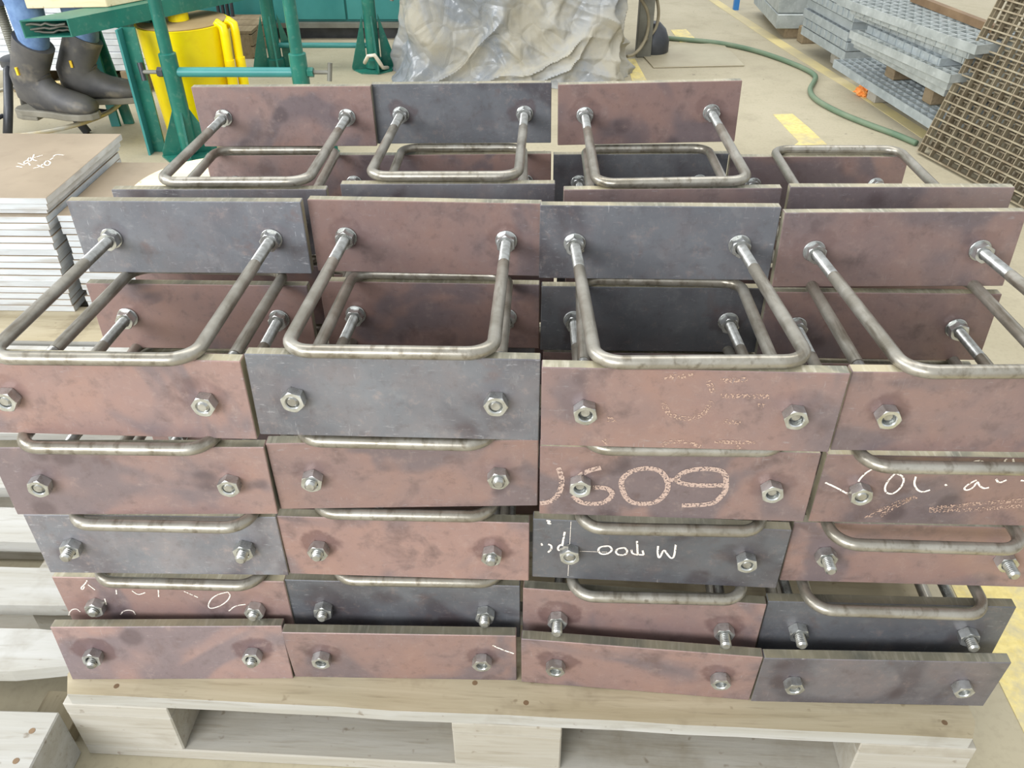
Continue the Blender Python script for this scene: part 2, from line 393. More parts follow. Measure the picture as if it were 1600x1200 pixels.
# timber beam at the bottom-left corner of the view
c = onz(93, 1112, .1)
bm_ = MB().box((c[0]-.9, c[1]-.135, .0), (c[0], c[1], .1))
beam = solo(bm_, 'timber_beam', M_PALE, 'pale squared timber with nail holes in the bottom left corner of the view', 'timber', bevel=.002)
for (u, v) in ((50, 1142), (25, 1189)):
    p = onz(u, v, .1); part(MB().lathe([(.0045, 0), (.0042, .0006)], 10), 'nail_hole', M_RUST, beam, loc=(p[0]-beam.location.x, p[1]-beam.location.y, .0998))
p0 = onz(76, 1100, .03); 
solo(MB().box((p0[0]-.012, p0[1]-.04, 0), (p0[0]+.05, p0[1]+.022, .03)), 'wood_offcut', M_WOODY, 'small wood offcut wedged between two pallets and the timber', 'offcut', bevel=.001)

# ================================================================== U-BOLT PLATES
H, T, L, R, HP = 0.1015, 0.014, 0.300, 0.0072, 0.1166
SPC = 0.105; REACH = 0.300
TB = {
'A51':(0.1828, 0.0658, 0.6019, -0.2488, -0.4662, 0.985),
'A52':(0.4872, 0.0669, 0.6066, 0.0902, -0.4826, 2.8024),
'A53':(0.7887, 0.0533, 0.6066, -0.8498, 0.1147, -0.7349),
'A54':(1.0942, 0.0621, 0.6017, 0.4168, 0.0395, -0.1892),
'A41':(0.1861, 0.0581, 0.4899, 2.8211, -1.0676, 0.0794),
'A42':(0.4868, 0.0788, 0.4878, 2.6597, -0.0153, -1.0579),
'A43':(0.7884, 0.0686, 0.4906, -1.0973, 0.2348, 0.3028),
'A44':(1.0965, 0.0704, 0.4862, -0.0308, -0.0285, -0.3637),
'A31':(0.1773, 0.07, 0.3737, 1.3279, -0.6088, -0.0331),
'A32':(0.477, 0.0758, 0.3703, -0.3679, -0.2567, -0.4106),
'A33':(0.781, 0.0765, 0.3699, -1.6283, -0.3243, -0.2831),
'A34':(1.0871, 0.0825, 0.3705, -0.6911, 0.2586, -0.2884),
'A21':(0.1667, 0.0768, 0.2539, 0.1585, -0.0329, 0.1722),
'A22':(0.4657, 0.0796, 0.2535, -0.3282, -0.0036, 0.2419),
'A23':(0.7691, 0.0673, 0.2535, -2.9682, -0.364, -0.0357),
'A24':(1.072, 0.0642, 0.2529, -0.1157, 0.0595, -0.1381),
'A11':(0.1598, 0.0462, 0.1942, 1.8167, 0.2352, 4.2463),
'A12':(0.4617, 0.0494, 0.1943, 0.6539, -0.0308, -3.0908),
'A13':(0.7678, 0.0379, 0.1953, -3.4181, -0.2685, -4.2897),
'A14':(1.0692, 0.0289, 0.1944, 0.2051, 0.3462, -3.9534),
'B51':(0.1819, 0.3548, 0.6447, 0.4871, -0.0286, 0.801),
'B52':(0.4862, 0.366, 0.6415, -1.9793, 0.1657, 1.6533),
'B53':(0.784, 0.3561, 0.6419, 0.5087, -0.2671, 1.8461),
'B54':(1.0873, 0.354, 0.6367, 1.8545, -0.0691, 3.8102),
'B41':(0.1739, 0.3473, 0.5284, 0.4058, -0.256, 1.7545),
'B42':(0.485, 0.3669, 0.524, -1.2034, 0.2893, 0.7411),
'B43':(0.7872, 0.36, 0.5248, 0.7555, -0.372, 0.6762),
'B44':(1.0839, 0.344, 0.5285, -0.4333, 0.3061, 1.9204),
'C51':(0.1857, 0.4658, 0.6139, 1.7807, -0.2986, -0.2497),
'C52':(0.5046, 0.4807, 0.6177, 0.972, 0.1076, 0.1289),
'C53':(0.8166, 0.4763, 0.6145, 0.8108, 0.5392, 0.0304),
'C54':(1.1284, 0.4791, 0.6179, -1.118, 0.7765, 0.0672),
'D51':(0.201, 0.7756, 0.6621, 0.3262, 0.3459, -0.0723),
'D52':(0.4997, 0.7909, 0.6633, -0.0184, 0.6001, 0.2817),
'D53':(0.8107, 0.7823, 0.6679, 1.2965, 1.0459, 0.4811),
'D41':(0.1997, 0.7734, 0.5455, 1.0116, 0.1242, -0.1647),
'D42':(0.5014, 0.7807, 0.5458, 1.0172, 0.4517, 0.0244),
'D43':(0.8053, 0.7815, 0.5477, 0.6381, 0.3821, 0.0367),
'D44':(1.1075, 0.7771, 0.5463, 0.0798, 0.2972, -0.0771),
}
rr = (HP-H)/2
rnd = random.Random(3)
bars3 = {1: (.198, .047), 2: (.479, .076), 3: (.791, .061), 4: (1.080, .042)}
bars2 = {1: (.185, .064), 2: (.485, .077), 3: (.787, .059), 4: (1.077, .046)}
for c_ in (1, 2, 3, 4):
    for t_ in (1, 2, 3):
        x, y = {3: bars3, 2: bars2, 1: {k: (v[0]+.006, .068) for k, v in bars2.items()}}[t_][c_]
        TB['B%d%d' % (t_, c_)] = (x, y+REACH, .144+H/2+(t_-1)*HP-.018*(t_-1)/3.5, rnd.uniform(-.8, .8), 0, 0.6*(t_-1))
    for t_ in (2, 3, 4):
        b = TB['C5%d' % c_]
        TB['C%d%d' % (t_, c_)] = (b[0]+rnd.uniform(-.012, .012)-.004*(5-t_), b[1]+rnd.uniform(-.006, .006), .144+H+rr+(t_-2)*HP+.009*(t_-2)/3, rnd.uniform(-.8, .8), 0, 0)
    for t_ in (1, 2, 3):
        b = TB['D4%d' % c_]
        TB['D%d%d' % (t_, c_)] = (b[0]+rnd.uniform(-.012, .012), b[1]+rnd.uniform(-.006, .006), .144+H/2+(t_-1)*HP, rnd.uniform(-.8, .8), 0, 0)
TONE = {}
def tones(row, *v):
    for i, q in enumerate(v): TONE[row+str(i+1)] = q
# (red..slate, brightness, stain, bright edge)
tones('A5', (.05, 1.06, .5, .9), (.95, .96, .15, .85), (.08, .92, .2, 1.), (.10, .86, .8, 1.))
tones('A4', (.14, 1.06, .25, .6), (.10, .93, .3, .6), (.08, .86, .5, .9), (.10, .80, .3, 1.))
tones('A3', (.92, 1.2, .1, .8), (.0, 1.05, 1., .4), (.95, .62, .2, .4), (.02, .9, .2, .5))
tones('A2', (.05, 1.0, .3, .9), (1., .72, .2, .3), (.10, .9, .9, .35), (1., .62, .2, .4))
tones('A1', (.10, 1.16, 1., .55), (.06, .95, .9, .35), (.03, .95, 1., .4), (.78, .78, .3, .5))
tones('B5', (.98, 1.1, .3, .7), (.05, .76, .5, .8), (1., .84, .2, .9), (.18, .76, .4, .95))
tones('B4', (.0, .85, .2, .7), (.0, .8, .3, .8), (1., .58, .5, .9), (.1, .76, .3, .95))
tones('C5', (.85, .98, 0, .7), (.9, .88, 0, .8), (.25, .82, 0, 1.), (.35, .8, 0, 1.))
tones('D5', (.12, .86, .4, .7), (1., .76, .8, .8), (.0, .74, .5, .9))
tones('D4', (.15, .92, .2, .8), (.05, .85, .2, .8), (1., .66, .2, .8), (.1, .82, .2, .9))
STUD = {'A51': .000, 'A52': .001, 'A53': -.003, 'A54': -.003, 'A41': -.001, 'A42': .006, 'A43': -.003, 'A44': -.001,
        'A31': .012, 'A32': .008, 'A33': .000, 'A34': .019, 'A21': .006, 'A22': .009, 'A23': .016, 'A24': .015,
        'A11': .006, 'A12': -.005, 'A13': -.006, 'A14': -.004}
# shared meshes
pm = MB().box((-L/2, -T/2, -H/2), (L/2, T/2, H/2), [1, 1, 0, 1, 0, 1])
ME_PLATE = pm.mesh('plate', [M_PLATE, M_EDGE], bevel=.0009)
def nut_mesh(af=.0222, hh=.012, hole=.0068):
    seg = 36; A = af/2; rows = []
    hr = [A/math.cos(((2*PI*k/seg+PI/6) % (PI/3))-PI/6) for k in range(seg)]
    def row(f): return [f(k) for k in range(seg)]
    A2 = A*1.03
    rows = [[(hole, 0)]*seg, [(min(hr[k], A2), 0) for k in range(seg)], [(hr[k], max(0, (hr[k]-A2))*.577) for k in range(seg)],
            [(hr[k], hh-max(0, (hr[k]-A2))*.577) for k in range(seg)], [(min(hr[k], A2), hh) for k in range(seg)],
            [(hole*1.14, hh)]*seg, [(hole, hh-.0012)]*seg, [(hole, 0.0)]*seg]
    vs = []
    for rw in rows:
        for k in range(seg):
            r, z = rw[k]; a = 2*PI*k/seg
            vs.append((r*math.cos(a), -z, r*math.sin(a)))     # nut grows towards local -y
    fs = [(i*seg+k, i*seg+(k+1) % seg, (i+1)*seg+(k+1) % seg, (i+1)*seg+k) for i in range(len(rows)-1) for k in range(seg)]
    return MB().add(vs, fs).mesh('nut', M_ZINC, 28)
ME_NUT = nut_mesh()
RX90 = Matrix.Rotation(PI/2, 4, 'X')     # local z -> -y
ME_WASHER = MB().lathe([(.0072, 0), (.0138, 0), (.0142, .0006), (.0142, .0018), (.0136, .0024), (.0072, .0024)], 28, RX90, cap=False).mesh('washer', M_ZINC, 30)
def thread_mesh(n=44, pitch=.0026):
    prof = [(.0045, 0), (.0056, .0015)]
    for i in range(n):
        z = .0016+i*pitch; prof += [(.0069, z+pitch*.35), (.0052, z+pitch*.95)]
    prof += [(.0067, prof[-1][1]+.001), (.0066, prof[-1][1]+.002)]
    z1 = prof[-1][1]
    return MB().lathe([(r, -z) for r, z in prof], 18, RX90).mesh('threaded_end', M_THREAD, 30), z1
ME_THREAD, TLEN = thread_mesh()           # tip at local y=0, runs to +y
def u_mesh():
    br = .027; pts = []
    y0, y1 = .078, REACH
    pts.append((-SPC, y0, 0)); pts += [(-SPC, y0+(y1-br-y0)*q, 0) for q in (.25, .5, .75)]
    for k in range(9):
        a = PI/2*k/8; pts.append((-SPC+br-br*math.cos(a), y1-br+br*math.sin(a), 0))
    pts += [(-SPC+br+(2*SPC-2*br)*q, y1, 0) for q in (.25, .5, .75)]
    for k in range(9):
        a = PI/2*(1-k/8); pts.append((SPC-br+br*math.cos(a), y1-br+br*math.sin(a), 0))
    pts += [(SPC, y0+(y1-br-y0)*q, 0) for q in (.75, .5, .25, 0)]
    return MB().tube(pts, R, 18).mesh('u_bolt', M_ROD, 40)
ME_U = u_mesh()

def ztop(k): return TB[k][2]+H/2
def assembly(k, label, group=None):
    x, y, zc, yaw, roll, tilt = TB[k]
    yaw, roll, tilt = map(math.radians, (yaw, roll, tilt))
    row, t_, c_ = k[0], int(k[1]), k[2]
    back = row in 'BD'
    if back:
        Mr = Matrix.Rotation(yaw+PI, 4, 'Z') @ Matrix.Rotation(tilt, 4, 'X') @ Matrix.Rotation(roll, 4, 'Y'); lf = (0, T, H/2)
    else:
        Mr = Matrix.Rotation(yaw, 4, 'Z') @ Matrix.Rotation(-tilt, 4, 'X') @ Matrix.Rotation(-roll, 4, 'Y'); lf = (0, 0, H/2)
    M = Matrix.Translation((x, y, zc)) @ Mr @ Matrix.Translation(tuple(-q for q in lf))
    root = link('u_bolt_plate', None, M=M); root.empty_display_size = .03
    tag(root, label, 'steel assembly', group)
    tn = TONE.get(row+str(t_)+c_)
    if tn is None: tn = (rnd.choice((.05, .1, .9)), .85, .2, .7)
    pl = link('plate', ME_PLATE, root, (0, T/2, H/2)); pl.color = tn
    # where the bar has to lie
    if row == 'A' or row == 'C':
        s = {'A': 'B', 'C': 'D'}[row]+str(t_-1)+c_
        zt = ztop(s)+R if t_ > 1 else zc+.020
    else:
        s = {'B': 'A', 'D': 'C'}[row]+str(t_)+c_
        zt = ztop(s)+R if t_ > 1 else zc-.020
        if row == 'D' and t_ == 1: zt = zc
    al = math.atan2(zt-zc, REACH)
    la = al+tilt if not back else al-tilt
    uyaw = {'B52': .03, 'B53': .033}.get(k, rnd.uniform(-.006, .006))
    UM = Matrix.Translation((0, T, H/2)) @ Matrix.Rotation(uyaw, 4, 'Z') @ Matrix.Rotation(la, 4, 'X')
    u = link('u_bolt', ME_U, root, M=UM)
    st = STUD.get(k, rnd.uniform(0, .008))
    for sx in (-1, 1):
        e = st+rnd.uniform(-.0015, .0015)
        link('threaded_end', ME_THREAD, u, (sx*SPC, -T-.012-e, 0))
        a1 = rnd.uniform(0, PI/3); a2 = rnd.uniform(0, PI/3)
        link('nut', ME_NUT, root, M=Matrix.Translation((sx*SPC, -.0002, H/2)) @ Matrix.Rotation(a1, 4, 'Y'))
        link('washer', ME_WASHER, root, M=Matrix.Translation((sx*SPC, T+.0002, H/2)) @ Matrix.Rotation(PI, 4, 'Z'))
        link('nut', ME_NUT, root, M=Matrix.Translation((sx*SPC, T+.0026, H/2)) @ Matrix.Rotation(PI, 4, 'Z') @ Matrix.Rotation(a2, 4, 'Y'))
    return root, pl, M

TIER = {5: 'top', 4: 'second from top', 3: 'third from top', 2: 'fourth from top', 1: 'bottom'}
POS = {1: 'leftmost', 2: 'second from left', 3: 'third from left', 4: 'rightmost'}
def tonew(k):
    t = TONE.get(k)
    if not t: return 'steel'
    return 'slate grey' if t[0] > .5 else 'reddish brown'
special = {'A43': ', stencilled figures', 'A33': ', chalked 400', 'A44': ', chalk script', 'A21': ', chalk scribbles'}
ASM = {}
GRP = 'plates with U-bolts stacked on the pallet'
for row in 'ABCD':
    for t_ in range(1, 6):
        for c_ in range(1, 5):
            k = '%s%d%d' % (row, t_, c_)
            if k not in TB: continue
            if row == 'A':
                lab = '%s front plate with hex nuts, %s row, %s%s' % (tonew(k), TIER[t_], POS[c_], special.get(k, ''))
            elif row == 'B' and t_ >= 4:
                lab = '%s plate behind the front, U-bolt towards viewer, %s row, %s' % (tonew(k), 'upper' if t_ == 5 else 'lower', POS[c_])
            elif row == 'B' and t_ >= 2:
                lab = 'inner plate whose U-bolt bar lies on the %s front row, %s' % (TIER[t_], POS[c_])
            elif row == 'C' and t_ == 5:
                lab = '%s plate in mid stack showing only a top strip, %s' % (tonew(k), POS[c_])
            elif row == 'D' and t_ == 5:
                lab = '%s plate standing highest at the back of the stack, %s of three' % (tonew(k), {1: 'left', 2: 'middle', 3: 'right'}[c_])
            elif row == 'D' and t_ == 4:
                lab = '%s plate in the lower back row behind the U-bolts, %s' % (tonew(k), POS[c_])
            else:
                lab = 'plate with U-bolt hidden inside the lower part of the stack'
            ASM[k] = assembly(k, lab, GRP)

# ------------------------------------------------------------------ chalk and stencil marks
def stroke_mesh(polys, n, w, off=.0005, th=.0003):
    mb = MB(); n = Vector(n).normalized()
    for P in polys:
        P = [Vector(p) for p in P]
        Q = []
        for i in range(len(P)-1):       # subdivide
            m = max(1, int((P[i+1]-P[i]).length/.004))
            Q += [P[i].lerp(P[i+1], j/m) for j in range(m)]
        Q.append(P[-1])
        a = []; 
        for i, p in enumerate(Q):
            t = (Q[min(i+1, len(Q)-1)]-Q[max(i-1, 0)])
            t = t.normalized() if t.length > 1e-9 else Vector((1, 0, 0))
            s = n.cross(t).normalized()*w*.5
            a.append((p+s+n*off, p-s+n*off))
        vs = [q for ab in a for q in ab]
        mb.add(vs, [(2*i, 2*i+1, 2*i+3, 2*i+2) for i in range(len(Q)-1)])
    return mb
def smooth_poly(P, it=2):
    for _ in range(it):
        if len(P) < 3: return P
        Q = [P[0]]
        for i in range(len(P)-1):
            a, b = P[i], P[i+1]
            Q += [tuple(a[j]*.75+b[j]*.25 for j in (0, 1)), tuple(a[j]*.25+b[j]*.75 for j in (0, 1))]
        Q.append(P[-1]); P = Q
    return P
def marks(k, zoom, strokes, w, mat, name='chalk_stroke'):
    ox, oy, sc = zoom; root, pl, M = ASM[k]
    p = M @ Vector((0, 0, H/2)); n = (M.to_3x3() @ Vector((0, -1, 0))).normalized()
    MI = (M @ Matrix.Translation((0, T/2, H/2))).inverted()
    out = []
    for s in strokes:
        s = [(ox+a/sc, oy+b/sc) for a, b in s]; s = smooth_poly(s)
        out.append([MI @ Vector(onplane(u, v, p, n)) for u, v in s])
    for s in out: part(stroke_mesh([s], MI.to_3x3() @ n, w), name, mat, pl)
Z1 = (800, 660, 3.636); Z2 = (1160, 660, 3.636); Z3 = (40, 880, 3.636); Z4 = (800, 340, 3.53)
marks('A43', Z1, [[(262, 255), (288, 320), (272, 400), (222, 450), (160, 458)], [(505, 256), (440, 270), (372, 305), (345, 360)],
    [(345, 415), (390, 455), (450, 462), (520, 458), (580, 410), (545, 370), (460, 368)],
    [(680, 275), (760, 255), (840, 268), (882, 320), (888, 380), (850, 430), (800, 460), (690, 462), (640, 420), (615, 340), (640, 300), (680, 275)],
    [(1212, 300), (1190, 270), (1100, 260), (1010, 268), (950, 295), (930, 330), (980, 350), (1080, 358), (1205, 355)],
    [(1215, 300), (1218, 380), (1180, 430), (1130, 466), (965, 470)], [(892, 325), (940, 325)]], .0062, M_STENCIL, 'stencil_stroke')
marks('A33', Z1, [[(545, 700), (500, 705), (487, 725), (505, 748), (545, 745), (570, 725), (560, 705), (545, 700)],
    [(640, 710), (600, 715), (587, 735), (605, 753), (645, 750), (658, 730), (640, 710)], [(710, 672), (712, 705), (714, 750)],
    [(678, 722), (684, 748), (748, 751)], [(748, 751), (742, 726)], [(830, 700), (826, 740), (836, 778), (862, 716), (880, 745), (905, 774), (922, 760), (930, 692)],
    [(300, 620), (292, 660), (285, 700)], [(285, 690), (265, 700), (258, 722), (278, 728)], [(205, 690), (224, 697), (225, 717), (205, 737)], [(165, 685), (173, 698)],
    [(196, 556), (220, 560), (200, 570), (222, 576)]], .0024, M_CHALK)
marks('A33', Z1, [[(335, 562), (318, 870)], [(385, 730), (540, 735)]], .0006, M_CHALK, 'scribed_line')
marks('A44', Z2, [[(735, 265), (700, 285), (670, 315), (658, 335)], [(870, 285), (825, 330), (805, 375), (820, 402), (855, 405), (895, 375), (917, 335), (912, 305), (870, 285)],
    [(985, 305), (973, 345), (990, 380), (1020, 396), (1065, 382)], [(1150, 350), (1160, 358)], [(1330, 325), (1280, 350), (1255, 375), (1275, 385), (1310, 370), (1335, 330), (1342, 355), (1370, 375), (1400, 368)],
    [(1440, 320), (1455, 345), (1500, 325)], [(1580, 328), (1610, 330)], [(1295, 245), (1310, 220), (1350, 213), (1385, 235)], [(1475, 235), (1500, 205)], [(1535, 205), (1545, 240)],
    [(1026, 224), (1034, 232)], [(1180, 230), (1188, 236)], [(470, 340), (520, 362), (600, 405)]], .0022, M_CHALK)
marks('A44', Z2, [[(700, 545), (800, 480), (960, 430)], [(780, 530), (900, 455), (990, 420)], [(1060, 488), (1300, 462), (1600, 440)], [(1060, 500), (1350, 492), (1600, 470)]], .006, M_FAINT, 'rubbed_chalk')
marks('A21', Z3, [[(350, 95), (340, 115), (312, 140), (325, 150), (336, 130)], [(355, 120), (395, 150)], [(515, 150), (518, 175)], [(605, 155), (640, 180), (680, 165)], [(755, 150), (757, 190)],
    [(900, 158), (940, 175), (980, 193)], [(1150, 162), (1090, 175), (1050, 205), (1035, 245), (1055, 258), (1110, 240), (1150, 210), (1165, 180), (1150, 162)],
    [(1155, 270), (1190, 240), (1250, 232)], [(450, 200), (460, 235)], [(245, 295), (255, 265), (290, 255), (312, 275)], [(540, 290), (560, 265), (610, 265), (625, 290)]], .0016, M_CHALK)
marks('A53', Z4, [[(830, 1020), (870, 1090), (960, 1112), (1050, 1090), (1100, 1010)], [(1150, 982), (1420, 985)], [(1080, 900), (1112, 960)], [(1170, 1120), (1260, 1132)], [(520, 1110), (580, 1115)],
    [(1350, 1020), (1390, 1040)], [(840, 880), (1000, 870)], [(1150, 900), (1300, 890)]], .006, M_FAINT, 'rubbed_stencil')
marks('A53', Z1, [[(850, 130), (880, 110), (990, 105), (1070, 135)], [(1150, 110), (1390, 112)], [(1270, 130), (1290, 150)], [(520, 95), (545, 120)]], .005, M_FAINT, 'rubbed_stencil')
marks('A12', (400, 880, 3.636), [[(1345, 465), (1400, 490), (1465, 512)]], .0024, M_CHALK, 'chalk_streak')

# ================================================================== LEFT STACKS OF FLAT PLATES
rs = random.Random(11)
def flat_plate(x0, x1, y0, y1, z0, z1, label, group, name='steel_flat_plate', j=.006):
    a, b, c_, d = (rs.uniform(-j, j) for _ in range(4))
    mb = MB().box((x0+a, y0+b*.6, z0+.0004), (x1+c_*.5, y1+d, z1-.0004), [1, 0, 1, 1, 1, 1])
    return solo(mb, name, [M_SHEETTOP, M_SHEETEDGE], label, 'steel plate', group, bevel=.0007)
ORD = ['lowest', 'second', 'third', 'fourth', 'fifth', 'sixth', 'seventh', 'eighth', 'ninth', 'tenth', 'eleventh', 'twelfth', 'thirteenth', 'fourteenth', 'fifteenth', 'sixteenth']
N1 = 15; z0 = .144; zt1 = .378; dz = (zt1-z0)/N1
for i in range(N1):
    flat_plate(-1.02, -.412-.0008*(N1-i), .985, 1.36, z0+i*dz, z0+(i+1)*dz, 'bright-edged flat steel plate in the far left stack, %s from the bottom' % ORD[i], 'plates of the left stack', j=.004)
flat_plate(-1.02, -.414, 1.0, 1.37, zt1, zt1+.012, 'brown flat plate in the left stack just under the two thick top plates', 'plates of the left stack', j=.001)
flat_plate(-1.02, -.404, .992, 1.365, zt1+.012, zt1+.027, 'lower of the two thick brown plates topping the left stack', 'plates of the left stack', j=.001)
topp = flat_plate(-1.02, -.398, .987, 1.37, zt1+.027, zt1+.042, 'topmost brown plate of the left stack with white chalk figures', 'plates of the left stack', j=.001)
st = [[(75, 180), (105, 185)], [(85, 165), (115, 175)], [(128, 152), (110, 160), (118, 172), (130, 160), (142, 176)], [(140, 138), (128, 150), (138, 160), (152, 148), (140, 138)],
      [(160, 125), (150, 150), (175, 155)], [(160, 140), (200, 128)], [(155, 190), (190, 182), (200, 170)], [(175, 175), (205, 187)], [(220, 153), (204, 170), (225, 180), (240, 162), (220, 153)],
      [(235, 150), (250, 140)], [(250, 135), (262, 124), (300, 128)]]
zq = zt1+.0416
out = [[Vector(onz(u/3.0, 200+v/3.0, zq))-topp.location for u, v in smooth_poly(s)] for s in st]
for s in out: part(stroke_mesh([s], (0, 0, 1), .0032), 'chalk_stroke', M_CHALK, topp)
N2 = 15; zt2 = .372; dz = (zt2-z0)/N2
for i in range(N2):
    flat_plate(-.398, .22, 1.005, 1.31, z0+i*dz, z0+(i+1)*dz, 'bright-edged flat plate in the second stack behind the grey front plate, %s from the bottom' % ORD[i], 'plates of the second stack', j=.004)
solo(MB().lathe([(.186, 0), (.19, .002), (.19, .011), (.188, .013)], 56, Matrix.Translation((-.092, 1.135, zt2))), 'plywood_disc', M_PLY, 'round cream plywood disc lying on the second stack of brown plates', 'plywood disc', smooth=40)
q = onz(433, 158)
solo(MB().lathe([(.165, 0), (.17, .003), (.17, .014), (.167, .016)], 48, Matrix.Translation((q[0], q[1], 0))), 'white_disc', M_WHITE, 'round white disc on the floor peeping over the back left plate', 'disc', smooth=40)

# ================================================================== GREEN PIPE STANDS
def stand_post(t, x, y, h, r=.0215, sleeve=.36, fin=.17, foot=.095, plate=True):
    part(MB().tube([(x, y, .004), (x, y, h)], r, 20), 'post', M_GREEN, t, 40)
    part(MB().lathe([(r+.001, .006), (r*1.38, .01), (r*1.38, sleeve-.004), (r+.001, sleeve)], 24, Matrix.Translation((x, y, 0))), 'sleeve', M_GREEN, t, 40)
    for k in range(4):
        M = Matrix.Translation((x, y, 0)) @ Matrix.Rotation(k*PI/2+.35, 4, 'Z') @ Matrix.Rotation(PI/2, 4, 'X')
        part(MB().prism([(r*1.2, .006), (foot, .006), (foot, .02), (r*1.2, fin)], -.004, .004, M), 'fin', M_GREEN, t, bevel=.0008)
    if plate: part(MB().prism([(x+.1*math.cos(a*PI/4+.3), y+.1*math.sin(a*PI/4+.3)) for a in range(8)], 0, .006), 'foot_plate', M_GREEN, t)
def tee(t, x, y, z, sgn, mat=M_GREEN):
    hx = MB().lathe([(.017, 0), (.017, .02)], 6, Matrix.Translation((x, y, z)) @ Matrix.Rotation(sgn*PI/2, 4, 'Y'))
    part(hx, 'clamp_nut', mat, t)
    part(MB().tube([(x, y, z), (x+sgn*.075, y, z)], .007, 12), 'clamp_screw', M_GREY, t, 40)
    part(MB().tube([(x+sgn*.073, y-.006, z-.028), (x+sgn*.08, y+.006, z+.03)], .0085, 12), 'clamp_handle', M_GREY if mat is M_GREEN else M_BLACK, t, 40)
ps = thing('pipe_stand', 'green two-post pipe stand with cross tube, in front of the yellow drum', 'pipe stand', (-.43, 2.335, 0), 0)
stand_post(ps, -.228, 0, 1.0); stand_post(ps, .222, 0, 1.0)
part(MB().tube([(-.21, 0, .294), (.205, 0, .294)], .0165, 18), 'cross_tube', M_TEAL, ps, 40)
tee(ps, .25, 0, .294, 1); tee(ps, -.255, 0, .294, -1, M_BLACK)
q1 = onz(432, 108); q2 = onz(583, 112)
ps2 = thing('pipe_stand', 'green pipe stand farther back, beside the plastic-covered machine', 'pipe stand', ((q1[0]+q2[0])/2, (q1[1]+q2[1])/2+.03, 0), 0)
hw = (q2[0]-q1[0])/2
for s in (-1, 1): stand_post(ps2, s*hw, 0, 1.05, r=.03, sleeve=.05, fin=.24, foot=.105)
part(MB().tube([(-hw, 0, .105), (hw, 0, .105)], .012, 14), 'cross_tube', M_TEAL, ps2, 40)
part(MB().tube([(-hw, 0, .325), (hw, 0, .325)], .015, 14), 'cross_tube', M_TEAL, ps2, 40)
tee(ps2, hw+.035, 0, .325, 1)
pa = [onz(u, v, z) for u, v, z in ((570, 98, .05), (575, 88, .09), (585, 86, .09), (592, 96, .06), (598, 106, .02), (606, 106, .012))]
solo(MB().tube(pa, .009, 10), 'cable_piece', M_WHITE, 'short white cable looped over the foot of the farther pipe stand', 'cable', smooth=True)

# ================================================================== YELLOW DRUM
dr = thing('yellow_drum', 'bright yellow steel drum with dusty brown top and pipe handles', 'drum', (-.69, 2.60, 0))
zt = .40
part(MB().lathe([(.13, 0), (.142, .02), (.163, zt-.008), (.166, zt)], 56, cap=True), 'shell', M_YELLOW, dr, 40)
part(MB().lathe([(.150, zt), (.157, zt+.001), (.157, zt+.004), (.15, zt+.005)], 48), 'lid', M_DUST, dr, 40)
part(MB().tube([(-.01, .0, zt+.004), (-.01, .0, zt+.5)], .037, 24), 'standpipe', M_YELLOW, dr, 40)
for (dx, dy) in ((.168, -.06), (.196, -.02)):
    part(MB().tube([(dx-.03, dy+.01, zt-.012), (dx-.014, dy+.004, zt+.006), (dx, dy, zt-.004), (dx+.002, dy-.003, zt-.03), (dx-.002, dy, zt-.11), (dx-.006, dy, .10)], .0155, 14), 'handle_pipe', M_YELLOW, dr, True)
    part(MB().tube([(dx+.0, dy, zt-.12), (dx-.004, dy, .17)], .0185, 14), 'handle_sleeve', M_YELLOW, dr, 40)

# ================================================================== WORK TRESTLE, STOOL, PERSON
tr = thing('work_trestle', 'green steel trestle made of a hollow beam on angle legs', 'trestle', (-.80, 2.32, 0))
def trl(p): return Vector((p[0]+.80, p[1]-2.32, p[2]))
zb = .49
A = onz(30, 32, zb); B = onz(105, 30, zb); C = onz(230, 5, zb); dirv = (C-B)/np.linalg.norm(C-B); far = B+dirv*.75; farA = A+dirv*.75
def slab(p, q, r_, s_, za, zb_):
    return [trl((w[0], w[1], za)) for w in (p, q, r_, s_)]+[trl((w[0], w[1], zb_)) for w in (p, q, r_, s_)]
wall = .004; hgt = .055
ex = (B-A)/np.linalg.norm(B-A)
mb = MB(); mb.hexa(slab(A, B, far, farA, zb-wall, zb)); mb.hexa(slab(A, B, far, farA, zb-hgt, zb-hgt+wall))
mb.hexa(slab(B-ex*wall, B, far, far-ex*wall, zb-hgt+wall, zb-wall)); mb.hexa(slab(A, A+ex*wall, farA+ex*wall, farA, zb-hgt+wall, zb-wall))
part(mb, 'hollow_beam', M_GREEN, tr)
fo = onz(244, 243)
for (off, wx) in ((0, 1),):
    part(MB().box(trl((fo[0]-.028, fo[1], 0)), trl((fo[0]-.02, fo[1]+.045, zb-hgt))), 'angle_leg', M_TEAL, tr)
    part(MB().box(trl((fo[0]-.02, fo[1]+.037, 0)), trl((fo[0]+.024, fo[1]+.045, zb-hgt))), 'angle_leg', M_GREEN, tr)
ff = onz(184, 197); top1 = (ff[0]-.03, ff[1]+.02, zb-hgt-.02)
part(MB().bar(trl((ff[0]-.005, ff[1], 0)), trl((ff[0]-.02, ff[1]+.02, .44)), .035, .012, up=(0, 1, 0)), 'rear_leg', M_TEAL, tr)
part(MB().bar(trl((ff[0]+.035, ff[1]+.03, 0)), trl((ff[0]-.005, ff[1]+.03, .44)), .04, .012, up=(0, 1, 0)), 'rear_leg', M_GREEN, tr)
part(MB().bar(trl((ff[0]-.06, ff[1]+.02, .40)), trl((fo[0]+.0, fo[1]+.25, .40)), .04, .04), 'cross_rail', M_GREEN, tr)
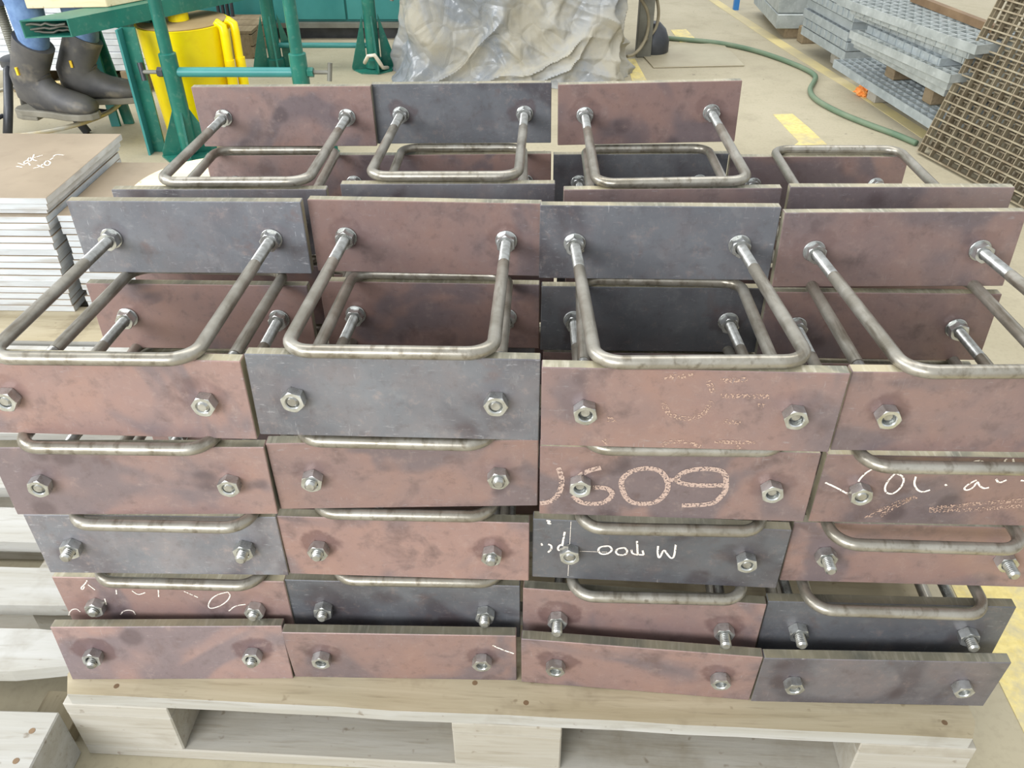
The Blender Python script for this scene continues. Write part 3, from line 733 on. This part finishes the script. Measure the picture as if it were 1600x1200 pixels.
# torn padding inside the beam end
pd = MB()
for i in range(3):
    P = [A+(B-A)*f for f in np.linspace(.08, .9, 9)]
    pts = [trl((p[0]+.004*i, p[1]+.012+.01*i, zb-.016-.013*i+rs.uniform(-.004, .004))) for j, p in enumerate(P)]
    pd.tube(pts, .009, 8, rb=[.0035]*len(pts))
part(pd, 'padding', M_GREY, tr)
bx = onz(42, 14, zb); bx2 = onz(178, 6, zb)
solo(MB().hexa([(bx[0], bx[1], zb+.001), (bx[0]+.27, bx[1]+.02, zb+.001), (bx[0]+.5, bx[1]+.32, zb+.001), (bx[0]+.05, bx[1]+.34, zb+.001),
                (bx[0], bx[1], zb+.05), (bx[0]+.27, bx[1]+.02, zb+.05), (bx[0]+.5, bx[1]+.32, zb+.05), (bx[0]+.05, bx[1]+.34, zb+.05)]),
     'wood_board', M_PLY, 'pale wooden board lying on the green trestle beam', 'board', bevel=.002)
SX, SY = -1.345, 2.585
sto = thing('screw_stool', 'black tripod stool with threaded post and foot ring under the boots', 'stool', (SX, SY, 0))
part(MB().lathe([(.05, .245), (.06, .25), (.06, .275), (.05, .28)], 28), 'hub', M_BLACK, sto, 40)
prof = [(.016, .2)]
for i in range(34): prof += [(.0185, .205+i*.008), (.0165, .209+i*.008)]
part(MB().lathe(prof+[(.016, .48)], 20), 'threaded_post', M_GREY, sto, 50)
part(MB().lathe([(.10, .475), (.15, .482), (.155, .50), (.15, .52), (.12, .53)], 36), 'seat', M_BLACK, sto, 40)
f1 = onz(12, 230); f2 = onz(138, 209)
for (fx, fy) in ((f1[0]-SX, f1[1]-SY), (f2[0]-SX, f2[1]-SY), (-.15, .19)):
    part(MB().tube([(fx*.12, fy*.12, .262), (fx*.32, fy*.32, .245), (fx*.62, fy*.62, .13), (fx, fy, 0.004)], .0165, 14), 'leg', M_BLACK, sto, True)
part(MB().tube([(.325*math.cos(2*PI*k/48), .325*math.sin(2*PI*k/48), .088) for k in range(49)], .0085, 12, cap=False), 'foot_ring', M_RINGY, sto, True)
for a in (-1.9, -.15, 2.25): part(MB().tube([(.14*math.cos(a), .14*math.sin(a), .10), (.325*math.cos(a), .325*math.sin(a), .088)], .008, 10), 'ring_spoke', M_BLACK, sto, 40)

pe = thing('person', 'seated person in blue jeans and dusty dark leather boots, resting on the stool ring', 'person', (SX, SY, 0))
def boot(heel, toe, zs, sc=1.0):
    hx, hy = heel; d = np.array(toe)-np.array(heel); ln = np.hypot(*d); a = math.atan2(d[1], d[0])
    Mb = Matrix.Translation((hx-SX, hy-SY, zs)) @ Matrix.Rotation(a, 4, 'Z') @ Matrix.Scale(sc, 4)
    b = link('boot', None, pe, M=Mb); b.empty_display_size = .02
    path = [(.312, .046), (.304, .048), (.288, .051), (.262, .055), (.228, .060), (.19, .066), (.150, .076), (.116, .090), (.090, .110), (.086, .142), (.100, .178), (.122, .216), (.146, .258)]
    rv = [.005, .018, .027, .033, .038, .043, .054, .074, .086, .072, .064, .066, .069]; rl = [.006, .028, .041, .048, .049, .046, .042, .041, .042, .044, .048, .052, .056]
    me = MB().tube([(x, 0, z) for x, z in path], rl, 20, rb=rv).mesh('upper', M_BOOT, 60)
    up = link('upper', me, b)
    out_ = [(0, -.028), (.03, -.038), (.09, -.036), (.15, -.038), (.22, -.05), (.27, -.045), (.305, -.026), (.318, 0), (.305, .026), (.27, .045), (.22, .05), (.15, .038), (.09, .036), (.03, .038), (0, .028), (-.012, 0)]
    part(MB().prism(out_, .012, .034), 'sole', M_SOLE, b, bevel=.003)
    part(MB().prism([(x, y) for x, y in out_ if x <= .095], 0, .013), 'heel', M_SOLE, b, bevel=.002)
    part(MB().box((-.006, -.006, .24), (.006, .006, .275), None, Matrix.Translation((.082, 0, 0))), 'pull_tab', M_BOOT, b)
    part(MB().box((.084, -.0535, .16), (.092, -.046, .185)), 'tag', M_TAGY, b)
    return Mb
h1 = onz(34, 176, .11); t1 = onz(160, 186, .11)
MbL = boot((h1[0], h1[1]), (t1[0], t1[1]), .098, 1.06)
h2 = onz(98, 160, .13); t2 = onz(200, 154, .13)
MbR = boot((h2[0], h2[1]), (t2[0], t2[1]), .11, .98)
def body():
    me = bpy.data.meshes.new('body'); bm = bmesh.new(); sk = bm.verts.layers.skin.verify()
    V = []
    def v(p, r, r2=None, root=False):
        w = bm.verts.new(p); w[sk].radius = (r, r2 or r); w[sk].use_root = root; V.append(w); return w
    def e(a, b): bm.edges.new((a, b))
    aL = MbL @ Vector((.088, 0, .15)); tL = MbL @ Vector((.152, 0, .275)); aR = MbR @ Vector((.088, 0, .15)); tR = MbR @ Vector((.152, 0, .275))
    pel = v((-.02, 0, .60), .13, .11, True)
    hips = []
    for a, tp, sgn in ((aL, tL, -1), (aR, tR, 1)):
        hip = v((.03, sgn*.1, .58), .095); e(pel, hip)
        kn = v((tp.x+.01, tp.y, .56), .07); th = v(((.03+kn.co.x)/2, (sgn*.1+kn.co.y)/2, .585), .083); e(hip, th); e(th, kn)
        cf = v((tp.x, tp.y, .44), .062); e(kn, cf); tp_ = v(tp-Vector((0, 0, .03)), .052); e(cf, tp_); an = v(a, .04); e(tp_, an)
    sp = v((-.03, 0, .82), .14, .11); e(pel, sp); ch = v((0.0, 0, 1.03), .165, .12); e(sp, ch); nb = v((.01, 0, 1.15), .07); e(ch, nb)
    nk = v((.03, 0, 1.21), .055); e(nb, nk); hd = v((.05, 0, 1.29), .085, .092); e(nk, hd); ht = v((.045, 0, 1.40), .075, .085); e(hd, ht)
    for sgn in (-1, 1):
        sh = v((.0, sgn*.18, 1.10), .062); e(ch, sh); el = v((.08, sgn*.24, .84), .045); e(sh, el); wr = v((.32, sgn*.16, .78), .03); e(el, wr)
        pm_ = v((.38, sgn*.15, .775), .032, .02); e(wr, pm_)
        for k in range(4):
            f1_ = v((.43, sgn*.15+(k-1.5)*.02, .775), .009); e(pm_, f1_); f2_ = v((.465-.006*abs(k-1.4), sgn*.15+(k-1.5)*.021, .762), .008); e(f1_, f2_)
        tb = v((.40, sgn*.11, .77), .010); e(pm_, tb); tb2 = v((.43, sgn*.095, .765), .009); e(tb, tb2)
    bm.to_mesh(me); bm.free()
    o = link('body', me, pe)
    s = o.modifiers.new('skin', 'SKIN'); s.use_smooth_shade = True
    o.modifiers.new('sub', 'SUBSURF').levels = 2; o.modifiers['sub'].render_levels = 2
    m = NT('workwear_and_skin'); tc = m.n('ShaderNodeTexCoord'); sx = m.n('ShaderNodeSeparateXYZ'); m.l(tc.outputs['Object'], sx.inputs[0])
    n = m.noise(m.coord(rnd=False), 30, 4)
    den = m.mix(m.rng(n, .35, .65), srgb(112, 142, 182), srgb(88, 116, 158))
    c_ = m.mix(m.rng(sx.outputs[2], .655, .66), den, srgb(52, 58, 70)); c_ = m.mix(m.rng(sx.outputs[2], 1.165, 1.17), c_, srgb(196, 150, 124))
    hand = m.math('MULTIPLY', m.rng(sx.outputs[0], .325, .33), m.rng(sx.outputs[2], .70, .705))
    c_ = m.mix(hand, c_, srgb(196, 150, 124))
    me.materials.append(m.set(c_, .85))
    return o
body()
part(MB().lathe([(.02, 1.455), (.07, 1.44), (.092, 1.40), (.095, 1.35), (.085, 1.30)], 24, Matrix.Translation((.035, 0, 0)), cap=True), 'hair', M_HAIR, pe, True)
for s in (-1, 1):
    part(MB().lathe([(.004, -.01), (.010, -.006), (.012, 0), (.010, .006), (.004, .01)], 12, Matrix.Translation((.132, s*.032, 1.325))), 'eye', M_WHITE, pe, True)
    part(MB().lathe([(.008, -.01), (.022, -.006), (.024, .004), (.012, .012)], 12, Matrix.Translation((.05, s*.095, 1.315)) @ Matrix.Rotation(PI/2, 4, 'X')), 'ear', M_SKIN, pe, True)
part(MB().tube([(.128, 0, 1.335), (.15, 0, 1.305), (.155, 0, 1.29), (.135, 0, 1.285)], [.008, .012, .015, .008], 10), 'nose', M_SKIN, pe, True)
part(MB().tube([(.126, -.026, 1.256), (.136, 0, 1.254), (.126, .026, 1.256)], .006, 8), 'mouth', M_RUST, pe, True)

# stack of pale sheets behind the stool
b1 = onz(8, 142); b2 = onz(200, 132)
for i, xx in enumerate((b1[0]+.05, b1[0]+.30, b1[0]+.55)):
    solo(MB().box((xx, 3.06, 0), (xx+.10, 3.5, .09)), 'support_timber', M_OLDWOOD, 'timber under the pale sheets behind the stool, %s of three' % ('left', 'middle', 'right')[i], 'timber', 'timbers under the pale sheets', bevel=.002)
for i in range(11):
    a = rs.uniform(-.006, .006)
    mb = MB().box((b1[0]-.1+a, 3.07+rs.uniform(-.004, .004), .0905+i*.026), (b1[0]+.72+a, 3.52, .0905+i*.026+.0245))
    solo(mb, 'sheet_bundle', M_WHITESHEET, 'pale flat sheet in the stack behind the stool, %s from the bottom' % ORD[i], 'sheet', 'pale sheets behind the stool', bevel=.002)

# ================================================================== GREEN MACHINE AT THE BACK
gm = thing('machine_cabinet', 'large teal machine cabinet standing on a dark rail at the back', 'machine', (-.75, 4.45, 0))
ya = 3.97-4.45
part(MB().box((-1.3, ya+.012, .085), (.72, ya+.8, 1.3)), 'body', M_TEAL, gm)
for (x0, x1) in ((-1.29, -.505), (-.495, -.02), (-.01, .36), (.37, .715)):
    part(MB().box((x0, ya, .095), (x1, ya+.0125, 1.28)), 'panel', M_TEAL, gm, bevel=.003)
part(MB().box((-1.3, ya-.02, .06), (.72, ya+.7, .084)), 'plinth', M_GREY, gm)
part(MB().box((-1.35, ya+.02, 0), (.78, ya+.07, .06)), 'base_rail', M_BLACK, gm)
part(MB().box((.0, ya-.018, .062), (.06, ya+.0, .40)), 'rib', M_TEAL, gm)
for (x, y) in ((-.9, ya+.3), (.4, ya+.3)): part(MB().box((x, y, 0), (x+.3, y+.3, .06)), 'skid', M_BLACK, gm)
for i in range(4):
    x = -1.02+i*.022
    solo(MB().tube([(x, 3.88, .005), (x+.01*i, 3.955, 1.1)], .009, 10), 'steel_rod', M_BLACK, 'dark steel rod leaning on the teal cabinet, %s of four' % ['leftmost', 'second', 'third', 'rightmost'][i], 'rod', 'rods leaning on the cabinet', smooth=40)
q = onz(402, 92)
cr = thing('wooden_crate', 'small low wooden crate on the floor behind the yellow drum', 'crate', (q[0]-.22, q[1]+.0, 0))
for i in range(3): part(MB().box((-.2, i*.115, .115), (.215, i*.115+.105, .13)), 'top_plank', M_OLDWOOD, cr, bevel=.001)
for i in range(2): part(MB().box((.2, 0.0, .005+i*.055), (.214, .335, .055+i*.055)), 'side_plank', M_OLDWOOD, cr, bevel=.001)
part(MB().box((-.2, .0, .0), (.2, .012, .114)), 'front_plank', M_OLDWOOD, cr, bevel=.001)
part(MB().box((-.19, .02, .0), (.19, .32, .112)), 'core', M_OLDWOOD, cr)

# ================================================================== PLASTIC-COVERED MACHINE
def tarp():
    nx, nz = 150, 170; mb = MB(); X0, X1, Y0, Y1, ZT = .02, .945, 3.20, 3.84, 1.0
    # perimeter walk (rounded rectangle) x height, plus a crumpled top
    per = []; cor = .12
    def arc(cx, cy, a0, a1): return [(cx+cor*math.cos(a0+(a1-a0)*k/8), cy+cor*math.sin(a0+(a1-a0)*k/8)) for k in range(9)]
    pts = arc(X1-cor, Y1-cor, PI/2, 0)+arc(X1-cor, Y0+cor, 0, -PI/2)+arc(X0+cor, Y0+cor, -PI/2, -PI)+arc(X0+cor, Y1-cor, PI, PI/2)
    ln = [0]
    for i in range(len(pts)): ln.append(ln[-1]+math.dist(pts[i], pts[(i+1) % len(pts)]))
    N = 700; tot = ln[-1]; ring = []
    j = 0
    for k in range(N):
        s = tot*k/N
        while ln[j+1] < s: j += 1
        f = (s-ln[j])/max(1e-9, ln[j+1]-ln[j]); a = pts[j]; b = pts[(j+1) % len(pts)]
        ring.append((a[0]+(b[0]-a[0])*f, a[1]+(b[1]-a[1])*f))
    cx, cy = (X0+X1)/2, (Y0+Y1)/2
    vs = []
    for i in range(nz+1):
        z = ZT*i/nz
        for k, (x, y) in enumerate(ring):
            dx, dy = x-cx, y-cy; d = math.hypot(dx, dy)
            # broad slanting folds + sharp creases
            p = Vector((x*2.3, y*2.3, z*2.0)); w = noise.noise_vector(p*1.1)
            def ridge(q): return (1-min(1, math.sqrt(noise.noise(q)**2+.0003)*2.2))
            f1_ = ridge(Vector((x*3.1+z*1.1+w.x*.8, y*3.1-z*.7, z*.9+w.z*.7)))
            f2_ = ridge(Vector((x*5.2-z*4.2+w.y*1.6, y*5.2+4, z*3.2+w.x*1.2+7)))
            f3_ = ridge(Vector((x*9.5+z*6+w.z*2, y*9.5, z*8+3)))
            f4_ = ridge(Vector((x*26, y*26, z*23)))
            o = .05*(f1_**2-.4)+.045*(f2_**2.5-.2)+.014*(f3_**2-.3)+.003*(f4_-.3)
            flare = .045*math.exp(-z*5.0)+.02*math.exp(-z*22)
            tap = -.07*z
            s = (d+o+flare+tap)/d
            vs.append((cx+dx*s, cy+dy*s, max(0.001, z+.012*noise.noise(p*4))if i else .001))
    fs = [(i*N+k, i*N+(k+1) % N, (i+1)*N+(k+1) % N, (i+1)*N+k) for i in range(nz) for k in range(N)]
    vs.append((cx, cy, ZT+.03)); top = len(vs)-1
    fs += [(nz*N+k, nz*N+(k+1) % N, top) for k in range(N)]
    mb.add(vs, fs)
    return solo(mb, 'plastic_sheet_cover', M_TARP, 'crumpled dusty grey plastic sheet draped over a machine at the back', 'plastic sheet', smooth=38)
tarp()
gp = onz(988, 92)
col_ = thing('machine_column', 'grey steel column with dark drum beside the plastic-covered machine', 'machine', (gp[0]+.055, gp[1]+.05, 0))
part(MB().box((-.035, -.03, 0), (.035, .05, 1.2)), 'column', M_GREY, col_, bevel=.003)
part(MB().lathe([(.075, 0), (.08, .01), (.08, .06), (.06, .11), (.03, .14)], 28, Matrix.Translation((.05, .07, 0))), 'drum', M_BLACK, col_, 40)
part(MB().lathe([(.06, .28), (.09, .285), (.09, .30), (.06, .305)], 28), 'collar', M_GREY, col_, 40)
def floor_tube(pts, r, name, mat, label, cat, group=None, zs=None):
    P = [Vector(onz(u, v, (zs[i] if zs else r))) for i, (u, v) in enumerate(pts)]
    Q = [tuple(p) for p in P]
    for _ in range(3):
        S = [Q[0]]
        for a, b in zip(Q[:-1], Q[1:]):
            S += [tuple(a[j]*.75+b[j]*.25 for j in range(3)), tuple(a[j]*.25+b[j]*.75 for j in range(3))]
        Q = S+[Q[-1]]
    return solo(MB().tube(Q, r, 10), name, mat, label, cat, group, smooth=True)
floor_tube([(1012, 57), (1060, 61), (1120, 66), (1170, 76), (1215, 90), (1255, 106), (1276, 118), (1272, 128), (1264, 140), (1272, 155), (1310, 176), (1360, 196), (1400, 210), (1432, 224)], .011, 'garden_hose', M_HOSE,
           'long green hose snaking over the floor towards the leaning grating', 'hose')
cy_ = gp[1]+.02
def cab(pp, label):
    P = [Vector(ony(u, v, cy_+d)) for u, v, d in pp]
    Q = [tuple(p) for p in P]
    for _ in range(3):
        S = [Q[0]]
        for a, b in zip(Q[:-1], Q[1:]): S += [tuple(a[j]*.75+b[j]*.25 for j in range(3)), tuple(a[j]*.25+b[j]*.75 for j in range(3))]
        Q = S+[Q[-1]]
    Q = [(a, b, max(.008, c)) for a, b, c in Q]
    return solo(MB().tube(Q, .0075, 10), 'cable', M_CABLE, label, 'cable', 'cables beside the column', smooth=True)
cab([(985, -20, .0), (1005, 2, 0), (1014, 22, 0), (1013, 48, 0), (1004, 72, -.05), (990, 86, -.12), (980, 88, -.15)], 'inner grey cable looping down beside the machine column')
cab([(1018, -30, .05), (1026, -6, .05), (1030, 20, .05), (1026, 42, .05), (1018, 54, .02), (1008, 62, .0), (1000, 75, -.05)], 'outer grey cable looping down beside the machine column')
for i, (a, b, r_) in enumerate((((1008, 72), (1022, 84), .012), ((1016, 70), (1030, 83), .014), ((1024, 66), (1040, 76), .016), ((1004, 78), (1014, 86), .010))):
    p, q = onz(*a, r_), onz(*b, r_)
    solo(MB().tube([p, q], r_, 14), 'pipe_offcut', (M_RUST, M_BLACK, M_GREY, M_RUST)[i], ['rusty pipe offcut lying behind the floor sheet by the column', 'dark pipe offcut lying between two others by the column',
         'grey pipe offcut with open dark end, rightmost by the column', 'thin rusty pipe offcut nearest the machine column'][i], 'pipe', 'pipe offcuts by the column', smooth=40)
poly = [tuple(onz(u, v)[:2]) for u, v in ((1003, 87), (1021, 107), (1163, 104), (1148, 88), (1128, 69), (1050, 72), (1036, 84))]
solo(MB().prism(poly, .002, .006), 'steel_sheet', M_GREY if 0 else mottled('dusty_floor_sheet', srgb(176, 168, 142), srgb(160, 150, 126), 5, .5, .1), 'thin dusty steel sheet lying on the floor in front of the pipe offcuts', 'steel sheet')
bl = onz(1150, 16)
solo(MB().box((bl[0]-.015, bl[1], 0), (bl[0]+.015, bl[1]+.03, 1.0)), 'blue_post', M_BLUE, 'thin blue steel post at the top edge of the view', 'post')

# ================================================================== GRATINGS ON THE RIGHT
def grating(name, x0, x1, y0, y1, z0, z1, mat, label, group, serr=False, step=.034, notch=False):
    t = thing(name, label, 'grating', ((x0+x1)/2, (y0+y1)/2, z0), 0, group)
    hx, hy, hz = (x1-x0)/2, (y1-y0)/2, z1-z0
    for a, b in (((-hx, -hy, 0), (-hx+.004, hy, hz)), ((hx-.004, -hy, 0), (hx, hy, hz)), ((-hx+.004, -hy, 0), (hx-.004, -hy+.004, hz)), ((-hx+.004, hy-.004, 0), (hx-.004, hy, hz))):
        part(MB().box(a, b), 'edge_bar', mat, t)
    mb = MB(); n = int((2*hx)/step)
    for i in range(1, n): mb.box((-hx+i*2*hx/n-.002, -hy+.004, 0), (-hx+i*2*hx/n+.002, hy-.004, hz*.98))
    n = int(2*hy/.045)
    for i in range(1, n): mb.box((-hx+.004, -hy+i*2*hy/n-.003, hz*.72), (hx-.004, -hy+i*2*hy/n+.003, hz*.97))
    o = part(mb, 'bars', mat, t); o['kind'] = 'stuff'
    if notch:
        mb = MB(); n = int(2*hy/.05)
        for i in range(n): mb.box((-hx-.004, -hy+(i+.15)*2*hy/n, hz*.15), (-hx+.0, -hy+(i+.5)*2*hy/n, hz*1.0))
        o = part(mb, 'notched_edge', mat, t); o['kind'] = 'stuff'
    return t
def block(x0, x1, y0, y1, z0, z1, label, group='timber blocks under the gratings', mat=None):
    return solo(MB().box((x0, y0, z0), (x1, y1, z1)), 'timber_block', mat or M_BLOCK, label, 'timber', group, bevel=.004)
# stacks are laid out along the measured edge of each panel (far corner, near corner, level)
def gline(pa, pb, z0, th, depth, mat, label, group, near=0.0, far=0.0, notch=False):
    a, b = onz(*pa, z0+th), onz(*pb, z0+th); d = (a-b)[:2]; ln = np.hypot(*d); d /= ln
    t = grating('steel_grating', 0, depth, -near, ln+far, z0, z0+th, mat, label, group, notch=notch)
    rz = math.atan2(-d[0], d[1]); o = Vector((b[0], b[1], 0)); Rm = Matrix.Rotation(rz, 4, 'Z')
    t.location = o + Rm @ Vector(t.location); t.rotation_euler = (0, 0, rz); return t
def tblock(u, v, z0, z1, lx, ly, label, mat=None, rz=.17):
    p = onz(u, v, z0); M = Matrix.Translation((p[0], p[1], 0)) @ Matrix.Rotation(rz, 4, 'Z')
    return solo(MB().box((0, 0, z0), (lx, ly, z1), None, M), 'timber_block', mat or M_BLOCK, label, 'timber', 'timber blocks under the gratings', bevel=.004)
GG = 'galvanised gratings in the long stack'
tblock(1365, 162, 0, .0755, .5, .07, 'timber block under the lowest grating next to the orange scrap')
tblock(1306, 104, 0, .0755, .5, .07, 'timber block under the far end of the lowest grating')
gline((1303, 93), (1458, 189), .076, .032, .62, M_GALVB, 'lowest wide galvanised grating of the long right stack', GG)
tblock(1394, 126, .1085, .19, .42, .07, 'brown timber block on top of the lowest grating', M_OLDWOOD)
tblock(1452, 165, .1085, .19, .42, .06, 'timber block on the lowest grating close to the leaning grating', M_OLDWOOD)
gline((1345, 67), (1478, 138), .191, .029, .56, M_GALV, 'lowest of the three thin gratings above the brown timber block', GG, far=.05)
gline((1342, 60), (1482, 128), .2205, .029, .55, M_GALV, 'middle of the three thin gratings above the brown timber block', GG, far=.05)
gline((1339, 52), (1486, 117), .250, .029, .55, M_GALV, 'upper of the three thin gratings above the brown timber block', GG, far=.05)
gline((1356, 40), (1470, 92), .2795, .026, .40, M_GALVB, 'short bluish grating with notched edge in the middle of the right stack', GG, notch=True)
gline((1404, 45), (1508, 88), .306, .026, .3, M_GALV, 'lowest notched grating in the upper group of the right stack', GG, notch=True, far=.3)
gline((1402, 37), (1516, 80), .3325, .026, .3, M_GALV, 'middle notched grating in the upper group of the right stack', GG, notch=True, far=.3)
gline((1396, 25), (1527, 71), .359, .03, .26, M_GALV, 'topmost wide grating in the upper group of the right stack', GG, far=.35)
a, b = onz(1437, 2, .40), onz(1545, 44, .40)
solo(MB().bar((a[0]-.1*(b[0]-a[0]), a[1]-.1*(b[1]-a[1]), .404), (b[0]+.1*(b[0]-a[0]), b[1]+.1*(b[1]-a[1]), .404), .026, .026), 'rusty_beam', M_RUST, 'long rusty square bar lying on top of the right grating stack', 'steel bar')
# bundle at the far end
GB = 'galvanised gratings in the square bundle'
tblock(1252, 69, 0, .0755, .3, .07, 'dark timber under the far end of the square grating bundle', M_OLDWOOD, .14)
tblock(1303, 96, 0, .0755, .3, .05, 'timber under the near end of the square grating bundle', None, .14)
GLR = random.Random(4)
base_a, base_b = (1253, 40), (1321, 81)
pa_, pb_ = onz(1253, 40, .112), onz(1321, 81, .112)
for i in range(9):
    z = .076+i*.040; sh = GLR.uniform(-.006, .01)
    t = gline(base_a, base_b, .076, .036, .34, M_GALVB, 'grating in the square bundle at the far right, %s from the bottom' % ORD[i], GB, notch=(i % 3 == 1))
    t.location.z = z; t.location.x += sh; t.location.y += GLR.uniform(-.012, .012)
GF = 'pale steel packs at the far right'
solo(MB().box((1.87, 4.0, .0), (1.95, 4.5, .05)), 'support_timber', M_OLDWOOD, 'dark timber under the far pale steel packs', 'timber')
for i in range(2):
    solo(MB().box((1.815, 3.97+.01*i, .051+i*.072), (1.99, 4.55, .051+i*.072+.07)), 'steel_pack', M_GALV, ['lower', 'upper'][i]+' pale steel pack at the top right of the view', 'steel pack', GF, bevel=.004)
# leaning rusty grating: every bar its own part
P0 = Vector(onz(1437, 240)); e_ = Vector((.316, -.949, 0)).normalized(); n_ = Vector((.949, .316, 0)); th = math.radians(73); w_ = (n_*math.cos(th)+Vector((0, 0, math.sin(th)))).normalized()
nn = e_.cross(w_).normalized()
M = Matrix((e_, w_, nn)).transposed().to_4x4(); M.translation = P0+Vector((0, 0, .004))
GW, GH, GD = .95, .84, .03
nb = 27
me1 = MB().box((0, -.0025, -GD/2), (GW, .0025, GD/2)).mesh('bearing_bar', M_RUSTG)
me2 = MB().box((-.0022, 0, -GD/2+.002), (.0022, GH, GD/2-.012)).mesh('cross_bar', M_RUSTG)
me3 = MB().box((-.003, 0, -GD/2), (.0, GH, GD/2)).mesh('end_bar', M_RUSTG)
for k, (lab, ox, oy) in enumerate((('rusty steel grating panel leaning upright at the right edge, frontmost of three', 0, 0), ('rusty grating panel leaning directly behind the frontmost leaning one', .012, .018), ('rusty grating panel leaning behind two others, nearest the stacks', .02, .006))):
    lg = link('leaning_grating', None, M=M @ Matrix.Translation((ox, oy if k else 0, -.0315*k*(1 if nn.x < 0 else -1)*(-1 if nn.x > 0 else 1))))
    lg.location.z = max(lg.location.z, .004); tag(lg, lab, 'grating', 'leaning gratings')
    for i in range(nb+1): link('bearing_bar', me1, lg, (0, .0025+i*(GH-.005)/nb, 0))
    for i in range(21): link('cross_bar', me2, lg, (.0022+i*(GW-.0044)/20, 0, 0))
    link('end_bar', me3, lg)
# orange scrap
q = onz(1350, 150)
mb = MB(); bm = bmesh.new(); bmesh.ops.create_icosphere(bm, subdivisions=3, radius=.03)
for v_ in bm.verts:
    d = 1+.7*noise.noise(v_.co*70)+.3*noise.noise(v_.co*160); v_.co = Vector((v_.co.x*d*1.1, v_.co.y*d, max(-.022, v_.co.z*d*.8)))
mb.add([tuple(v_.co+Vector((q[0], q[1], .022))) for v_ in bm.verts], [tuple(v_.index for v_ in f.verts) for f in bm.faces]); bm.free()
solo(mb, 'plastic_scrap', M_ORANGE, 'crumpled orange plastic scrap on the floor by the timber block', 'scrap')
bpy.context.view_layer.update()
